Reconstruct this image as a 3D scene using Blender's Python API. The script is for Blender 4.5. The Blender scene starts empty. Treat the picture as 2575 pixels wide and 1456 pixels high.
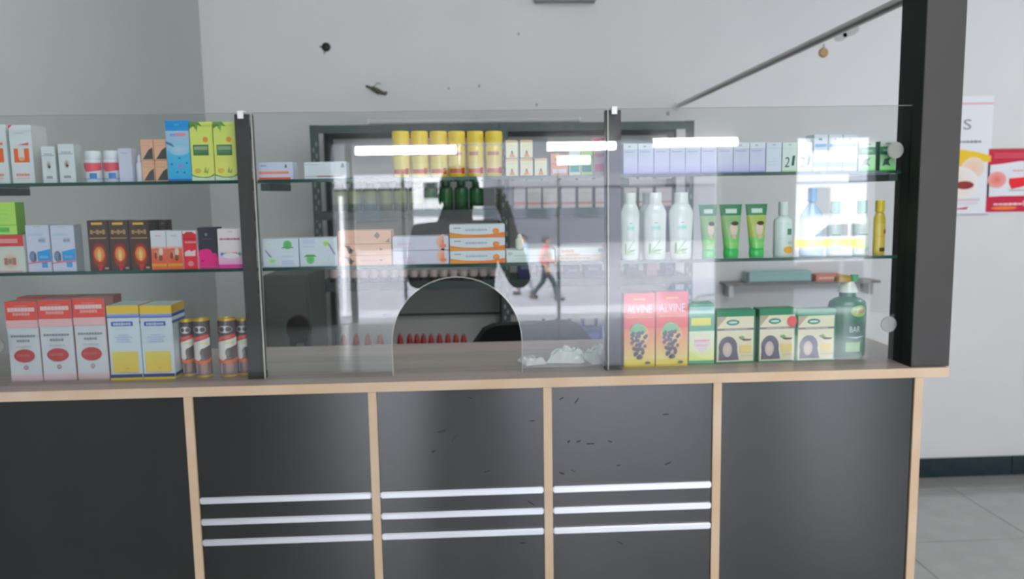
import bpy, bmesh, math, random
from mathutils import Vector, Matrix
random.seed(7)
PI = math.pi
C = bpy.context.scene.collection
S = bpy.context.scene

# ------------------------------------------------------------------ camera, world, lights, exposure
FPX, PITCH, YAW, ROLL = 1992.0, 0.120425, 0.0436086, -0.0160836
EYE = 1.5
CAM = Vector((0, -1.6, EYE))
def cam_axes():
    cy, sy, cp, sp = math.cos(YAW), math.sin(YAW), math.cos(PITCH), math.sin(PITCH)
    f = Vector((sy*cp, cy*cp, -sp)); rt = Vector((cy, -sy, 0)); up = rt.cross(f)
    c, s = math.cos(ROLL), math.sin(ROLL)
    return f, c*rt + s*up, c*up - s*rt
FW, RT, UP = cam_axes()
def at(px, py, d):
    """world X, Z of what stands d metres in front of the camera's vertical plane"""
    v = FW + RT*((px-1287.5)/FPX) + UP*((728-py)/FPX)
    v = v*(d/v.y)
    return v.x, EYE + v.z
cd = bpy.data.cameras.new('camera'); cam = bpy.data.objects.new('camera', cd); C.objects.link(cam)
M = Matrix((RT, UP, -FW)).transposed().to_4x4(); M.translation = CAM
cam.matrix_world = M
cd.lens = FPX*36/2575; cd.sensor_width = 36; cd.clip_start = 0.02; cd.clip_end = 200
cd.dof.use_dof = True; cd.dof.focus_distance = 0.8; cd.dof.aperture_fstop = 27.85/3.3
S.camera = cam

w = bpy.data.worlds.new('world'); S.world = w; w.use_nodes = True
bg = w.node_tree.nodes['Background']
bg.inputs[0].default_value = (0.83, 0.88, 1.0, 1); bg.inputs[1].default_value = 17.0

def sun(name, direction, strength, angle=2):
    l = bpy.data.lights.new(name, 'SUN'); l.energy = strength; l.angle = math.radians(angle); l.color = (1, .96, .9)
    o = bpy.data.objects.new(name, l); C.objects.link(o); o.location = (0, 0, 12)
    o.rotation_euler = Vector(direction).to_track_quat('-Z', 'Y').to_euler(); return o
sun('sun', (0.25, -0.75, -0.85), 26.0)

def area(name, loc, direction, sx, sy, power, col=(1, 1, 1), portal=False):
    l = bpy.data.lights.new(name, 'AREA'); l.shape = 'RECTANGLE'; l.size = sx; l.size_y = sy; l.energy = power; l.color = col
    if portal: l.cycles.is_portal = True
    o = bpy.data.objects.new(name, l); C.objects.link(o); o.location = loc
    o.rotation_euler = Vector(direction).to_track_quat('-Z', 'Y').to_euler(); return o
area('ceiling_fill', (1.2, -2.4, 3.12), (0, 0, -1), 2.0, 0.5, 42, (1, .99, .97))  # unseen fill, added to balance the room against the daylight
area('ceiling_fill', (0.2, 0.2, 3.12), (0, 0, -1), 1.2, 0.4, 5, (.98, 1, .98))  # second unseen fill, added to lift the area around the counter
area('ceiling_fill', (3.6, 0.4, 3.12), (0, 0, -1), 1.2, 0.5, 18, (.95, .95, 1))  # lavender fill out of view, added to brighten the right wall
area('entrance_portal', (0.62, -7.58, 1.05), (0, 1, 0), 4.56, 2.1, 1, portal=True)
area('entrance_portal', (4.27, -7.58, 1.05), (0, 1, 0), 0.95, 2.1, 1, portal=True)

S.view_settings.view_transform = 'Standard'; S.view_settings.look = 'None'
S.view_settings.exposure = 0.88; S.view_settings.gamma = 1.0; S.view_settings.use_curve_mapping = False
S.cycles.max_bounces = 8; S.cycles.diffuse_bounces = 4; S.cycles.glossy_bounces = 4
S.cycles.transmission_bounces = 4; S.cycles.transparent_max_bounces = 24
S.cycles.caustics_reflective = False; S.cycles.caustics_refractive = False
S.cycles.sample_clamp_indirect = 6.0
S.cycles.use_denoising = True

# ------------------------------------------------------------------ materials
def lin(c):
    c = c/255.0
    return c/12.92 if c <= 0.04045 else ((c+0.055)/1.055)**2.4
KA = 1.55
def K(r, g, b):
    c = [lin(v)*KA for v in (r, g, b)]; y = .3*c[0]+.6*c[1]+.1*c[2]; c = [max(.004, y+(v-y)*1.08) for v in c]; m = max(c); k = min(1, .90/m)
    return tuple(v*k for v in c)
def mat(name, rgb, rough=0.5, metal=0.0, spec=0.5, noise=None, emit=None, bump=None, coat=0):
    m = bpy.data.materials.new(name); m.use_nodes = True; nt = m.node_tree; b = nt.nodes['Principled BSDF']
    b.inputs['Base Color'].default_value = (*rgb, 1); b.inputs['Roughness'].default_value = rough
    b.inputs['Metallic'].default_value = metal; b.inputs['Specular IOR Level'].default_value = spec
    if coat: b.inputs['Coat Weight'].default_value = coat; b.inputs['Coat Roughness'].default_value = .12
    if noise:                                   # (scale vector, second colour, low, high)
        sc, c2, lo, hi = noise
        tc = nt.nodes.new('ShaderNodeTexCoord'); mp = nt.nodes.new('ShaderNodeMapping'); mp.inputs['Scale'].default_value = sc
        n = nt.nodes.new('ShaderNodeTexNoise'); n.inputs['Scale'].default_value = 1; n.inputs['Detail'].default_value = 5
        r = nt.nodes.new('ShaderNodeMapRange'); r.inputs[1].default_value = lo; r.inputs[2].default_value = hi
        mx = nt.nodes.new('ShaderNodeMix'); mx.data_type = 'RGBA'
        mx.inputs[6].default_value = (*rgb, 1); mx.inputs[7].default_value = (*c2, 1)
        L = nt.links.new
        L(tc.outputs['Object'], mp.inputs[0]); L(mp.outputs[0], n.inputs['Vector']); L(n.outputs[0], r.inputs[0])
        L(r.outputs[0], mx.inputs[0]); L(mx.outputs[2], b.inputs['Base Color'])
        if bump:
            bp = nt.nodes.new('ShaderNodeBump'); bp.inputs['Strength'].default_value = bump; bp.inputs['Distance'].default_value = 0.002
            L(n.outputs[0], bp.inputs['Height']); L(bp.outputs[0], b.inputs['Normal'])
    if emit:
        b.inputs['Emission Color'].default_value = (*emit[0], 1); b.inputs['Emission Strength'].default_value = emit[1]
    return m
def vcol_mat(name, rough, spec=0.5, coat=0):
    m = mat(name, (1, 1, 1), rough, spec=spec, coat=coat); nt = m.node_tree
    a = nt.nodes.new('ShaderNodeVertexColor'); a.layer_name = 'Col'
    nt.links.new(a.outputs['Color'], nt.nodes['Principled BSDF'].inputs['Base Color']); return m
def glass_mat(name, tint, refl=1.0, rough=0.0):
    """thin sheet glass: tinted straight-through light plus Fresnel mirror on the outward side"""
    m = bpy.data.materials.new(name); m.use_nodes = True; nt = m.node_tree; nt.nodes.clear(); L = nt.links.new
    out = nt.nodes.new('ShaderNodeOutputMaterial'); mx = nt.nodes.new('ShaderNodeMixShader')
    t = nt.nodes.new('ShaderNodeBsdfTransparent'); t.inputs[0].default_value = (*tint, 1)
    g = nt.nodes.new('ShaderNodeBsdfGlossy'); g.inputs['Roughness'].default_value = rough; g.inputs[0].default_value = (1, 1, 1, 1)
    fr = nt.nodes.new('ShaderNodeFresnel'); fr.inputs[0].default_value = 1.52
    geo = nt.nodes.new('ShaderNodeNewGeometry')
    inv = nt.nodes.new('ShaderNodeMath'); inv.operation = 'SUBTRACT'; inv.inputs[0].default_value = 1
    mu = nt.nodes.new('ShaderNodeMath'); mu.operation = 'MULTIPLY'; m2 = nt.nodes.new('ShaderNodeMath'); m2.operation = 'MULTIPLY'
    m2.inputs[1].default_value = 1.9*refl; m2.use_clamp = True
    L(geo.outputs['Backfacing'], inv.inputs[1]); L(fr.outputs[0], mu.inputs[0]); L(inv.outputs[0], mu.inputs[1]); L(mu.outputs[0], m2.inputs[0])
    L(m2.outputs[0], mx.inputs[0]); L(t.outputs[0], mx.inputs[1]); L(g.outputs[0], mx.inputs[2]); L(mx.outputs[0], out.inputs[0])
    return m
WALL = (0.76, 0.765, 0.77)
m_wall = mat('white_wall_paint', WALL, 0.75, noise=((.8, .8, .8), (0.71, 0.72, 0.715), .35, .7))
m_wall_side = mat('grey_wall_tone', (0.62, 0.66, 0.645), 0.75, noise=((.8, .8, .8), (0.58, 0.62, 0.60), .35, .7))  # greyer than the back wall, used on the left walls
m_ceil = mat('ceiling_paint', (0.78, 0.78, 0.77), 0.8)
m_tile = mat('grey_floor_tile', (0.37, 0.375, 0.36), 0.12, noise=((9, 9, 9), (0.32, 0.325, 0.315), .3, .7))
m_tile2 = mat('grey_border_tile', (0.27, 0.27, 0.25), 0.3, noise=((9, 9, 9), (0.25, 0.25, 0.235), .3, .7))
m_grout = mat('grout', (0.34, 0.345, 0.335), 0.8)
m_skirt = mat('dark_green_skirting', (0.012, 0.028, 0.035), 0.25, noise=((20, 20, 20), (0.02, 0.04, 0.045), .4, .7))
m_lam = mat('dark_laminate', (0.010, 0.013, 0.012), 0.27, spec=.95, noise=((14, 14, 3), (0.013, 0.015, 0.014), .35, .75))
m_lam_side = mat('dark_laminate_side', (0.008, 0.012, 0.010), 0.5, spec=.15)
m_lam_post = mat('dark_laminate_post', (0.055, 0.053, 0.052), 0.4, spec=.4, noise=((90, 90, 3), (0.056, 0.053, 0.050), .35, .75))
_b = m_lam.node_tree.nodes['Principled BSDF']; _b.inputs['Anisotropic'].default_value = .8; _b.inputs['Anisotropic Rotation'].default_value = .25
_t = m_lam.node_tree.nodes.new('ShaderNodeTangent'); _t.direction_type = 'RADIAL'; _t.axis = 'Z'; m_lam.node_tree.links.new(_t.outputs[0], _b.inputs['Tangent'])
m_scuff = mat('scuff_mark', (0.018, 0.018, 0.022), 0.55)
m_ply = mat('raw_beech_edge', (0.62, 0.44, 0.28), 0.55, noise=((7, 30, 7), (0.68, 0.53, 0.38), .35, .65))
m_top = mat('taupe_wood_laminate', (0.34, 0.275, 0.25), 0.35, noise=((1.5, 60, 1), (0.42, 0.35, 0.32), .3, .7))
m_alu = mat('satin_aluminium', (0.93, 0.94, 0.98), 0.34, metal=1.0)
m_steel = mat('brushed_steel', (0.42, 0.42, 0.39), 0.3, metal=.85)
m_black = mat('black_plastic', (0.008, 0.010, 0.010), 0.5)
m_white = mat('white_plastic', (0.85, 0.86, 0.85), 0.35)
m_green_rack = mat('dark_green_rack_paint', (0.045, 0.075, 0.070), 0.45, noise=((30, 30, 30), (0.06, 0.09, 0.085), .4, .7))
m_edge = mat('green_glass_edge', (0.012, 0.075, 0.062), 0.15)
m_edge_pale = mat('ground_glass_edge', (0.55, 0.56, 0.50), 0.3)
m_pane = glass_mat('partition_glass', (0.925, 0.94, 0.935), 0.8)
m_shelfglass = glass_mat('shelf_glass', (0.80, 0.90, 0.87), 0.6)
m_print = vcol_mat('printed_carton', 0.42)
m_printg = vcol_mat('glossy_print', 0.2)
m_film = glass_mat('clear_film', (0.80, 0.82, 0.83), 3.0, 0.08)

# ------------------------------------------------------------------ mesh helpers
def link(name, me, parent=None, loc=None):
    o = bpy.data.objects.new(name, me); C.objects.link(o)
    if loc is not None: o.location = loc
    if parent is not None: o.parent = parent
    return o
def obj(name, bm, m, parent=None, smooth=False, loc=None):
    me = bpy.data.meshes.new(name); bm.normal_update(); bm.to_mesh(me); bm.free()
    for x in (m if isinstance(m, (list, tuple)) else [m]): me.materials.append(x)
    if smooth:
        for p in me.polygons: p.use_smooth = True
        me.set_sharp_from_angle(angle=math.radians(40))
    return link(name, me, parent, loc)
def bx(bm, x0, x1, y0, y1, z0, z1, mi=0, bevel=0):
    g = bmesh.ops.create_cube(bm, size=1)
    vs = g['verts']
    for v in vs: v.co = Vector(((x0+x1)/2 + v.co.x*(x1-x0), (y0+y1)/2 + v.co.y*(y1-y0), (z0+z1)/2 + v.co.z*(z1-z0)))
    fs = {f for v in vs for f in v.link_faces}
    for f in fs: f.material_index = mi
    if bevel:
        es = {e for v in vs for e in v.link_edges}
        bmesh.ops.bevel(bm, geom=list(es), offset=bevel, segments=2, affect='EDGES')
    return bm
def box_bm(*a, **k): return bx(bmesh.new(), *a, **k)
def tube(bm, a, b, r0, r1=None, n=16, cap=True):
    a, b = Vector(a), Vector(b); r1 = r0 if r1 is None else r1
    g = bmesh.ops.create_cone(bm, cap_ends=cap, segments=n, radius1=r0, radius2=r1, depth=(b-a).length)
    q = (b-a).to_track_quat('Z', 'Y'); mid = (a+b)/2
    for v in g['verts']: v.co = mid + q @ v.co
    return bm
def lathe(profile, n=24, sx=1.0, sy=1.0, bm=None, cols=None):
    """profile: list of (radius, z) or (radius, z, colour of the band that starts here)"""
    bm = bm or bmesh.new(); lay = bm.loops.layers.float_color.get('Col') or bm.loops.layers.float_color.new('Col')
    rings = []
    for p in profile:
        rings.append([bm.verts.new((p[0]*sx*math.cos(2*PI*i/n), p[0]*sy*math.sin(2*PI*i/n), p[1])) for i in range(n)])
    col = (1, 1, 1)
    for k in range(len(profile)-1):
        if len(profile[k]) > 2: col = profile[k][2]
        for i in range(n):
            f = bm.faces.new((rings[k][i], rings[k][(i+1) % n], rings[k+1][(i+1) % n], rings[k+1][i]))
            for l in f.loops: l[lay] = (*col, 1)
    c0 = profile[0][2] if len(profile[0]) > 2 else col
    for r, rev, cc in ((rings[0], True, c0), (rings[-1], False, col)):
        f = bm.faces.new(list(reversed(r)) if rev else r)
        for l in f.loops: l[lay] = (*cc, 1)
    return bm
def tag(o, label=None, cat=None, group=None, kind=None):
    if label: o['label'] = label
    if cat: o['category'] = cat
    if group: o['group'] = group
    if kind: o['kind'] = kind
    return o
def empty(name, loc, label, cat, group=None, rz=0):
    o = bpy.data.objects.new(name, None); C.objects.link(o); o.location = loc; o.rotation_euler = (0, 0, rz)
    o.empty_display_size = .02
    return tag(o, label, cat, group)
def struct(name, bm, m, parent=None, label=None):
    o = obj(name, bm, m, parent)
    if parent is None: o['kind'] = 'structure'
    if label: o['label'] = label
    return o
_txt = {}
def text_mesh(s):
    if s not in _txt:
        c = bpy.data.curves.new('t', 'FONT'); c.body = s; c.resolution_u = 3
        o = bpy.data.objects.new('t', c); C.objects.link(o); bpy.context.view_layer.update()
        me = o.to_mesh(); vs = [v.co.copy() for v in me.vertices]
        me.calc_loop_triangles(); ts = [tuple(t.vertices) for t in me.loop_triangles]
        o.to_mesh_clear(); bpy.data.objects.remove(o); bpy.data.curves.remove(c)
        x0, x1 = min(v.x for v in vs), max(v.x for v in vs); y0, y1 = min(v.y for v in vs), max(v.y for v in vs)
        _txt[s] = ([((v.x-x0)/(x1-x0), (v.y-y0)/(y1-y0)) for v in vs], ts)
    return _txt[s]

class Art:
    """A printed face: flat shapes in fractions of the face (0..1), each a hair proud of the last, colours per corner."""
    def __init__(s, bm, w, h, fn=None):
        s.bm, s.w, s.h, s.k = bm, w, h, 1
        s.fn = fn or (lambda u, v, e: (u*w - w/2, -e, v*h))
        s.lay = bm.loops.layers.float_color.get('Col') or bm.loops.layers.float_color.new('Col')
    def face(s, pts, cols):
        e = 0.00022*s.k
        try: f = s.bm.faces.new([s.bm.verts.new(s.fn(u, v, e)) for u, v in pts])
        except ValueError: return
        for l, c in zip(f.loops, cols): l[s.lay] = (*c, 1)
    def rect(s, u0, v0, u1, v1, c, c2=None):     # c below, c2 above (gradient)
        c2 = c2 or c
        n = max(1, int((u1-u0)*s.nx)) if hasattr(s, 'nx') else 1
        for i in range(n):
            a, b = u0+(u1-u0)*i/n, u0+(u1-u0)*(i+1)/n
            s.face([(a, v0), (b, v0), (b, v1), (a, v1)], [c, c, c2, c2])
        s.k += 1
    def poly(s, pts, c):
        if not hasattr(s, 'nx'): s.face(pts, [c]*len(pts)); s.k += 1; return
        def clip(P, keep, x):
            out = []
            for a, b in zip(P, P[1:]+P[:1]):
                if keep(a[0]): out.append(a)
                if keep(a[0]) != keep(b[0]):
                    t = (x-a[0])/(b[0]-a[0]); out.append((x, a[1]+(b[1]-a[1])*t))
            return out
        for i in range(s.nx):
            lo, hi = i/s.nx, (i+1)/s.nx
            Q = clip(clip(pts, lambda u: u >= lo, lo), lambda u: u <= hi, hi) if pts else []
            if len(Q) > 2: s.face(Q, [c]*len(Q))
        s.k += 1
    def ell(s, cu, cv, ru, rv, c, ce=None, n=18, a0=0, a1=2*PI):
        ce = ce or c
        P = [(cu+ru*math.cos(a0+(a1-a0)*i/n), cv+rv*math.sin(a0+(a1-a0)*i/n)) for i in range(n+1)]
        for i in range(n): s.face([(cu, cv), P[i], P[i+1]], [c, ce, ce])
        s.k += 1
    def text(s, t, cu, cv, wd, ht, c, slant=0):
        vs, ts = text_mesh(t)
        for tr in ts: s.face([(cu-wd/2+vs[i][0]*wd+slant*(vs[i][1]-.5), cv-ht/2+vs[i][1]*ht) for i in tr], [c]*3)
        s.k += 1
    def bars(s, cu, cv, wd, ht, c, n=5, seed=0, jag=.35):   # blurred line of small print
        r = random.Random(seed+n); u = cu-wd/2; step = wd/n
        for i in range(n):
            hh = ht*(1-jag*r.random()); s.face([(u+step*.06, cv-hh/2), (u+step*.94, cv-hh/2), (u+step*.94, cv+hh/2), (u+step*.06, cv+hh/2)], [c]*4); u += step
        s.k += 1

def carton_mesh(name, w, d, h, base, art, side=None, bevel=.0007):
    bm = box_bm(-w/2, w/2, 0, d, 0, h, bevel=min(bevel, w/20))
    lay = bm.loops.layers.float_color.new('Col'); side = side or base
    for f in bm.faces:
        c = base if f.normal.y < -.5 else side
        f.normal_update()
        c = base if f.normal.y < -.5 else side
        for l in f.loops: l[lay] = (*c, 1)
    a = Art(bm, w, h)
    if art: art(a)
    me = bpy.data.meshes.new(name); bm.to_mesh(me); bm.free(); me.materials.append(m_print); return me

Z_TOP, Z_LOW, Z_WORK = 1.537, 1.3535, EYE-0.3805
def extents(xl, xr, ytop, yref, d, zb):
    x0, _ = at(xl, yref, d); x1, _ = at(xr, yref, d); _, z1 = at((xl+xr)/2, ytop, d)
    return x0, x1, z1-zb
def carton(name, label, xl, xr, ytop, yref, zb, art, base, side=None, d=1.69, depth=.035, group=None, cat='box', gap=.0006, zadd=0, h=None, rz=0):
    x0, x1, hh = extents(xl, xr, ytop, yref, d, zb+zadd); h = h or hh
    me = carton_mesh(name, x1-x0-gap, depth, h, base, art, side)
    o = link(name, me, None, ((x0+x1)/2, d-1.6, zb+zadd)); o.rotation_euler.z = rz
    return tag(o, label, cat, group)

# ================================================================== SETTING
YW = 2.285
XL, XR, XS = -1.27, 6.5, -3.5
ZC = 3.2
struct('wall_back', box_bm(XL-.15, XR+.15, YW, YW+.15, 0, ZC), m_wall)
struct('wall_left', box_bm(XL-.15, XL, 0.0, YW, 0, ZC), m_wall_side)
m_wall_dim = mat('darkened_side_wall', (.25, .25, .25), .8)  # wall colour darkened to weaken its reflection in the counter panels
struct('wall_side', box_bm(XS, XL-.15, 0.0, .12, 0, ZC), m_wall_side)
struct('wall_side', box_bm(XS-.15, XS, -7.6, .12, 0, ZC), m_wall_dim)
struct('wall_right', box_bm(XR, XR+.15, -7.6, YW, 0, ZC), m_wall)
struct('ceiling', box_bm(XS-.15, XR+.15, -7.8, YW+.15, ZC, ZC+.15), m_ceil)
fl = struct('floor', box_bm(XS-.15, XR+.15, -7.8, YW+.15, -.9, -.006), m_grout)
for r0 in range(-5, 5):
    for c0 in range(0, 8):
        x0, y1 = 0.55+c0*.6, YW-.15-.6*(r0+5) if r0 > -6 else 0
        if y1-.6 < -2.0: continue
        if x0 > 4.6: continue
        obj('floor_tile', box_bm(x0+.0012, x0+.5988, y1-.5988, y1-.0012, -.006, 0, bevel=.001), m_tile, fl)
for c0 in range(0, 8):
    obj('border_tile', box_bm(.55+c0*.6+.0012, .55+c0*.6+.5988, YW-.149, YW-.001, -.006, 0), m_tile2, fl)
obj('tiled_area', box_bm(XS, XR, -7.6, YW-.15-.6*7, -.006, -.001), m_tile, fl)
obj('tiled_area', box_bm(XS, .549, YW-.15-.6*7, YW, -.006, -.001), m_tile, fl)
obj('tiled_area', box_bm(5.36, XR, YW-.15-.6*7, YW, -.006, -.001), m_tile, fl)
bb = struct('baseboard_back', box_bm(.4, XR, YW-.006, YW, 0, .1), m_grout)
bb['label'] = 'dark green tile skirting along the foot of the white back wall'
xj, _ = at(2543, 1180, 3.87)
for i in range(-4, 6):
    x0 = xj + i*.6 - .6
    if x0 < .4: continue
    obj('skirting_tile', box_bm(x0+.0015, x0+.5985, YW-.017, YW-.006, 0, .102, bevel=.001), m_skirt, bb)
# front wall with its two openings
YF = -7.6
m_wf = mat('darkened_front_wall', (.20, .20, .20), .8)  # shade of the interior put into the wall colour
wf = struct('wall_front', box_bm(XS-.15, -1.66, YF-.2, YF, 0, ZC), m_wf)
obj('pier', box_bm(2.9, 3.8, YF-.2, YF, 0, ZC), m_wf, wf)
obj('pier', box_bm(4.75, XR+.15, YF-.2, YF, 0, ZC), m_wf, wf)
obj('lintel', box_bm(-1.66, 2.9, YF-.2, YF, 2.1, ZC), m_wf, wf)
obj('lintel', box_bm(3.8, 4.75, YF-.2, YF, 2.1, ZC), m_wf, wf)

# wall marks on the back wall
def wall_px(px, py, d=3.882): return at(px, py, d)
x, z = wall_px(820, 118)
bm = lathe([(.021, 0), (.020, .006), (.012, .012)], 14)
o = obj('cable_outlet', bm, m_black, None, True, (x, YW-.0005, z)); o.rotation_euler = (PI/2, 0, 0)
tag(o, 'round black cable hole with a short wire stub, high on the back wall', 'outlet')
bm = tube(bmesh.new(), (-.010, -.004, .004), (-.030, .003, .004), .0035, .002, 8)
tube(bm, (-.004, -.012, .004), (-.010, -.034, .004), .003, .0015, 8)
obj('wire_stub', bm, m_black, o)
x, z = wall_px(948, 228)
m_wire = mat('dusty_cable', (0.10, 0.095, 0.07), .7)
t = empty('loose_cable', (x, YW, z), 'twisted dusty cable ends poking out of the back wall above the rack', 'cable')
bm = tube(bmesh.new(), (-.050, -.006, .022), (-.020, -.014, .010), .005, .006, 10)
tube(bm, (-.022, -.014, .012), (.012, -.016, -.008), .010, .013, 10); tube(bm, (.010, -.016, -.006), (.044, -.008, -.016), .010, .006, 10)
tube(bm, (.036, -.010, -.018), (.046, -.008, -.006), .005, .006, 8); obj('cable_knot', bm, m_wire, t)
bm = tube(bmesh.new(), (-.012, -.01, .02), (.006, -.012, .036), .0025, .002, 8); tube(bm, (.006, -.012, .036), (.022, -.006, .030), .002, .002, 8)
obj('wire_end', bm, mat('pale_wire', (.45, .42, .33), .6), t)
x, z = wall_px(2071, 132)
t = empty('brass_disc', (x, YW, z), 'small round brass disc on the wall below the steel rod', 'disc')
o = obj('disc', lathe([(.0235, 0), (.0235, .004), (.019, .009), (.006, .010)], 20), mat('dull_brass', (.42, .27, .12), .5, metal=.3), t, True); o.rotation_euler = (PI/2, 0, 0)
obj('hook', tube(bmesh.new(), (0, -.004, .018), (0, -.004, .040), .005, .003, 8), m_steel, t)
for px, py, r in ((1304, 85, .006), (1205, 216, .006), (1128, 222, .005), (1350, 263, .006), (1680, 285, .009)):
    x, z = wall_px(px, py); o = obj('wall_spot', lathe([(r, 0), (r*.7, .001)], 10, 1, 1.3), mat('spot_stain', (.40, .40, .39), .8), bpy.data.objects['wall_back'], False, (x, YW, z)); o.rotation_euler = (PI/2, 0, 0)
for px, py, a, b in ((2115, 92, .035, .020), (2140, 78, .045, .022), (2126, 88, .012, .012)):
    x, z = wall_px(px, py); o = obj('smudge', lathe([(1, 0), (.9, .0006)], 18, a, b), mat('smudge_grey', (.50, .51, .51), .8), bpy.data.objects['wall_back'], False, (x, YW, z)); o.rotation_euler = (PI/2, -.35, 0)
# batten light high on the wall (only its lower edge shows)
x0, z0 = wall_px(1345, 2, 3.83); x1, _ = wall_px(1500, 2, 3.83)
t = empty('wall_batten', ((x0+x1)/2, YW, z0), 'grey batten high on the back wall, its lower edge just in view', 'light fixture')
obj('housing', box_bm(-(x1-x0)/2, (x1-x0)/2, -.055, 0, 0, .05, bevel=.004), mat('batten_grey', (.30, .30, .30), .5), t)
bm = tube(bmesh.new(), (-(x1-x0)/2+.02, -.07, .03), ((x1-x0)/2-.02, -.07, .03), .012); obj('tube', bm, m_white, t)
# thin wire along the wall seen through the hatch
x0, z0 = at(1015, 792, 3.87); x1, z1 = at(1240, 788, 3.87)
tag(obj('wall_wire', tube(bmesh.new(), (x0-.1, YW-.006, z0), (x1+.1, YW-.006, z1), .004, n=8), m_wire), 'thin dark wire running level along the wall behind the rack', 'wire')

# posters
def poster(name, label, px0, px1, py0, py1, base, art, wx=None):
    x0, z1 = wall_px(px0, py0); x1, z0 = wall_px(px1, py1)
    me = carton_mesh(name, x1-x0, .0015, z1-z0, base, art)
    return tag(link(name, me, None, ((x0+x1)/2, YW-.0022, z0)), label, 'poster', 'posters on the back wall')
def art_yellow(a):
    a.rect(.0, .62, .98, .622, K(190, 190, 190)); a.bars(.72, .62, .30, .02, K(110, 110, 120), 6)
    a.text('S', .68, .765, .10, .085, K(110, 105, 115)); a.rect(.45, .93, 1, .945, K(190, 150, 150))
    P = [(.0, .57), (.35, .575), (.6, .56), (.85, .53), (1, .50), (1, .45), (.8, .45), (.55, .40), (.3, .37), (.0, .36)]
    a.poly(list(reversed(P)), K(225, 190, 70))
    a.ell(.78, .40, .15, .09, K(205, 175, 150), K(215, 200, 185)); a.ell(.62, .27, .24, .14, K(215, 200, 190), K(225, 222, 218))
    a.ell(.68, .255, .12, .035, K(120, 40, 35)); a.ell(.42, .22, .10, .07, K(205, 170, 155), K(225, 215, 210)); a.ell(.50, .175, .07, .02, K(205, 130, 110))
    a.rect(.38, .12, .88, .14, K(185, 170, 180)); a.rect(.38, .095, .86, .108, K(190, 180, 185)); a.poly([(.5, .05), (.72, .05), (.74, .072), (.62, .06), (.5, .058)], K(170, 50, 60))
    a.rect(0, .0, 1, .012, K(150, 155, 160))
poster('poster', 'white poster with a yellow arc, half hidden by the dark pillar', 2300, 2484, 243, 540, K(205, 208, 212), art_yellow)
def art_red(a):
    R = K(165, 35, 60)
    a.poly([(0, .74), (.2, .76), (.45, .80), (.7, .77), (1, .79), (1, 1), (0, 1)], R)
    for i, v in enumerate((.86, .89, .92)): a.rect(.08, v-.006, .94, v+.006, K(190, 90, 100))
    a.rect(0, .975, 1, 1, K(150, 70, 60)); a.poly([(0, 0), (1, 0), (1, .27), (.8, .26), (.5, .25), (.2, .25), (0, .24)], R)
    a.bars(.30, .12, .40, .035, K(215, 190, 195), 6); a.ell(.60, .13, .11, .07, K(215, 200, 195), K(190, 110, 110)); a.ell(.25, .06, .18, .03, K(200, 110, 60))
    a.ell(.13, .51, .13, .13, K(220, 110, 100), K(205, 150, 145)); a.ell(.93, .51, .14, .12, K(220, 110, 100), K(205, 150, 145))
    a.poly([(.30, .46), (.34, .36), (.46, .39), (.60, .43), (.66, .52), (.62, .56), (.44, .54), (.30, .53)], K(200, 45, 50))
    a.bars(.46, .65, .24, .03, K(215, 150, 165), 5); a.rect(.30, .335, .70, .345, K(120, 125, 130))
poster('poster', 'white poster with red bands at top and bottom, at the right edge', 2487, 2660, 374, 530, K(215, 217, 222), art_red)

# ================================================================== COUNTER
XE = 0.99                      # right end of the worktop
wt = empty('worktop', (0, 0, 0), 'long taupe wood-grain counter top with a raw beech front edge', 'counter top')
obj('top_board', box_bm(XL+.002, XE, .004, .425, Z_WORK-.019, Z_WORK, bevel=.0008), m_top, wt)
obj('edge_band', box_bm(XL+.002, XE, 0, .004, Z_WORK-.0192, Z_WORK+.0004), m_ply, wt)
obj('edge_band', box_bm(XE, XE+.003, 0, .425, Z_WORK-.0192, Z_WORK+.0004), m_ply, wt)
ct = empty('service_counter', (0, .2, 0), 'dark laminate pharmacy counter divided by raw beech boards', 'counter')
ct.location = (0, 0, 0)
ZT = Z_WORK-.0195
divs = [(-.603, -.585), (-.230, -.213), (.131, .149), (.489, .507), (.921, .9395)]
for x0, x1 in [(-1.266, -1.248)] + divs: obj('divider_board', box_bm(x0, x1, .002, .40, 0, ZT, bevel=.0006), m_ply, ct)
edges = [-1.248] + [v for p in divs for v in p]
bays = [(-1.248, -.603), (-.585, -.230), (-.213, .131), (.149, .489), (.507, .921)]
for i, (x0, x1) in enumerate(bays):
    obj('front_panel', box_bm(x0, x1, .007, .023, .05, ZT), m_lam, ct)
    obj('plinth', box_bm(x0, x1, .03, .045, 0, .05), m_black, ct)
def strip_bm(x0, x1, z, r=.0068):
    bm = box_bm(x0, x1, .0015, .007, z-r, z+r); f = [e for e in bm.edges if min(v.co.y for v in e.verts) < .004 or abs(e.verts[0].co.y-e.verts[1].co.y) > .001]
    bmesh.ops.bevel(bm, geom=f, offset=.0022, segments=3, affect='EDGES'); return bm
zs = [EYE-.6217, EYE-.668, EYE-.7127]
for (x0, x1) in bays[1:4]:
    for z in zs: obj('metal_strip', strip_bm(x0+.001, x1-.001, z), m_alu, ct)
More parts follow.
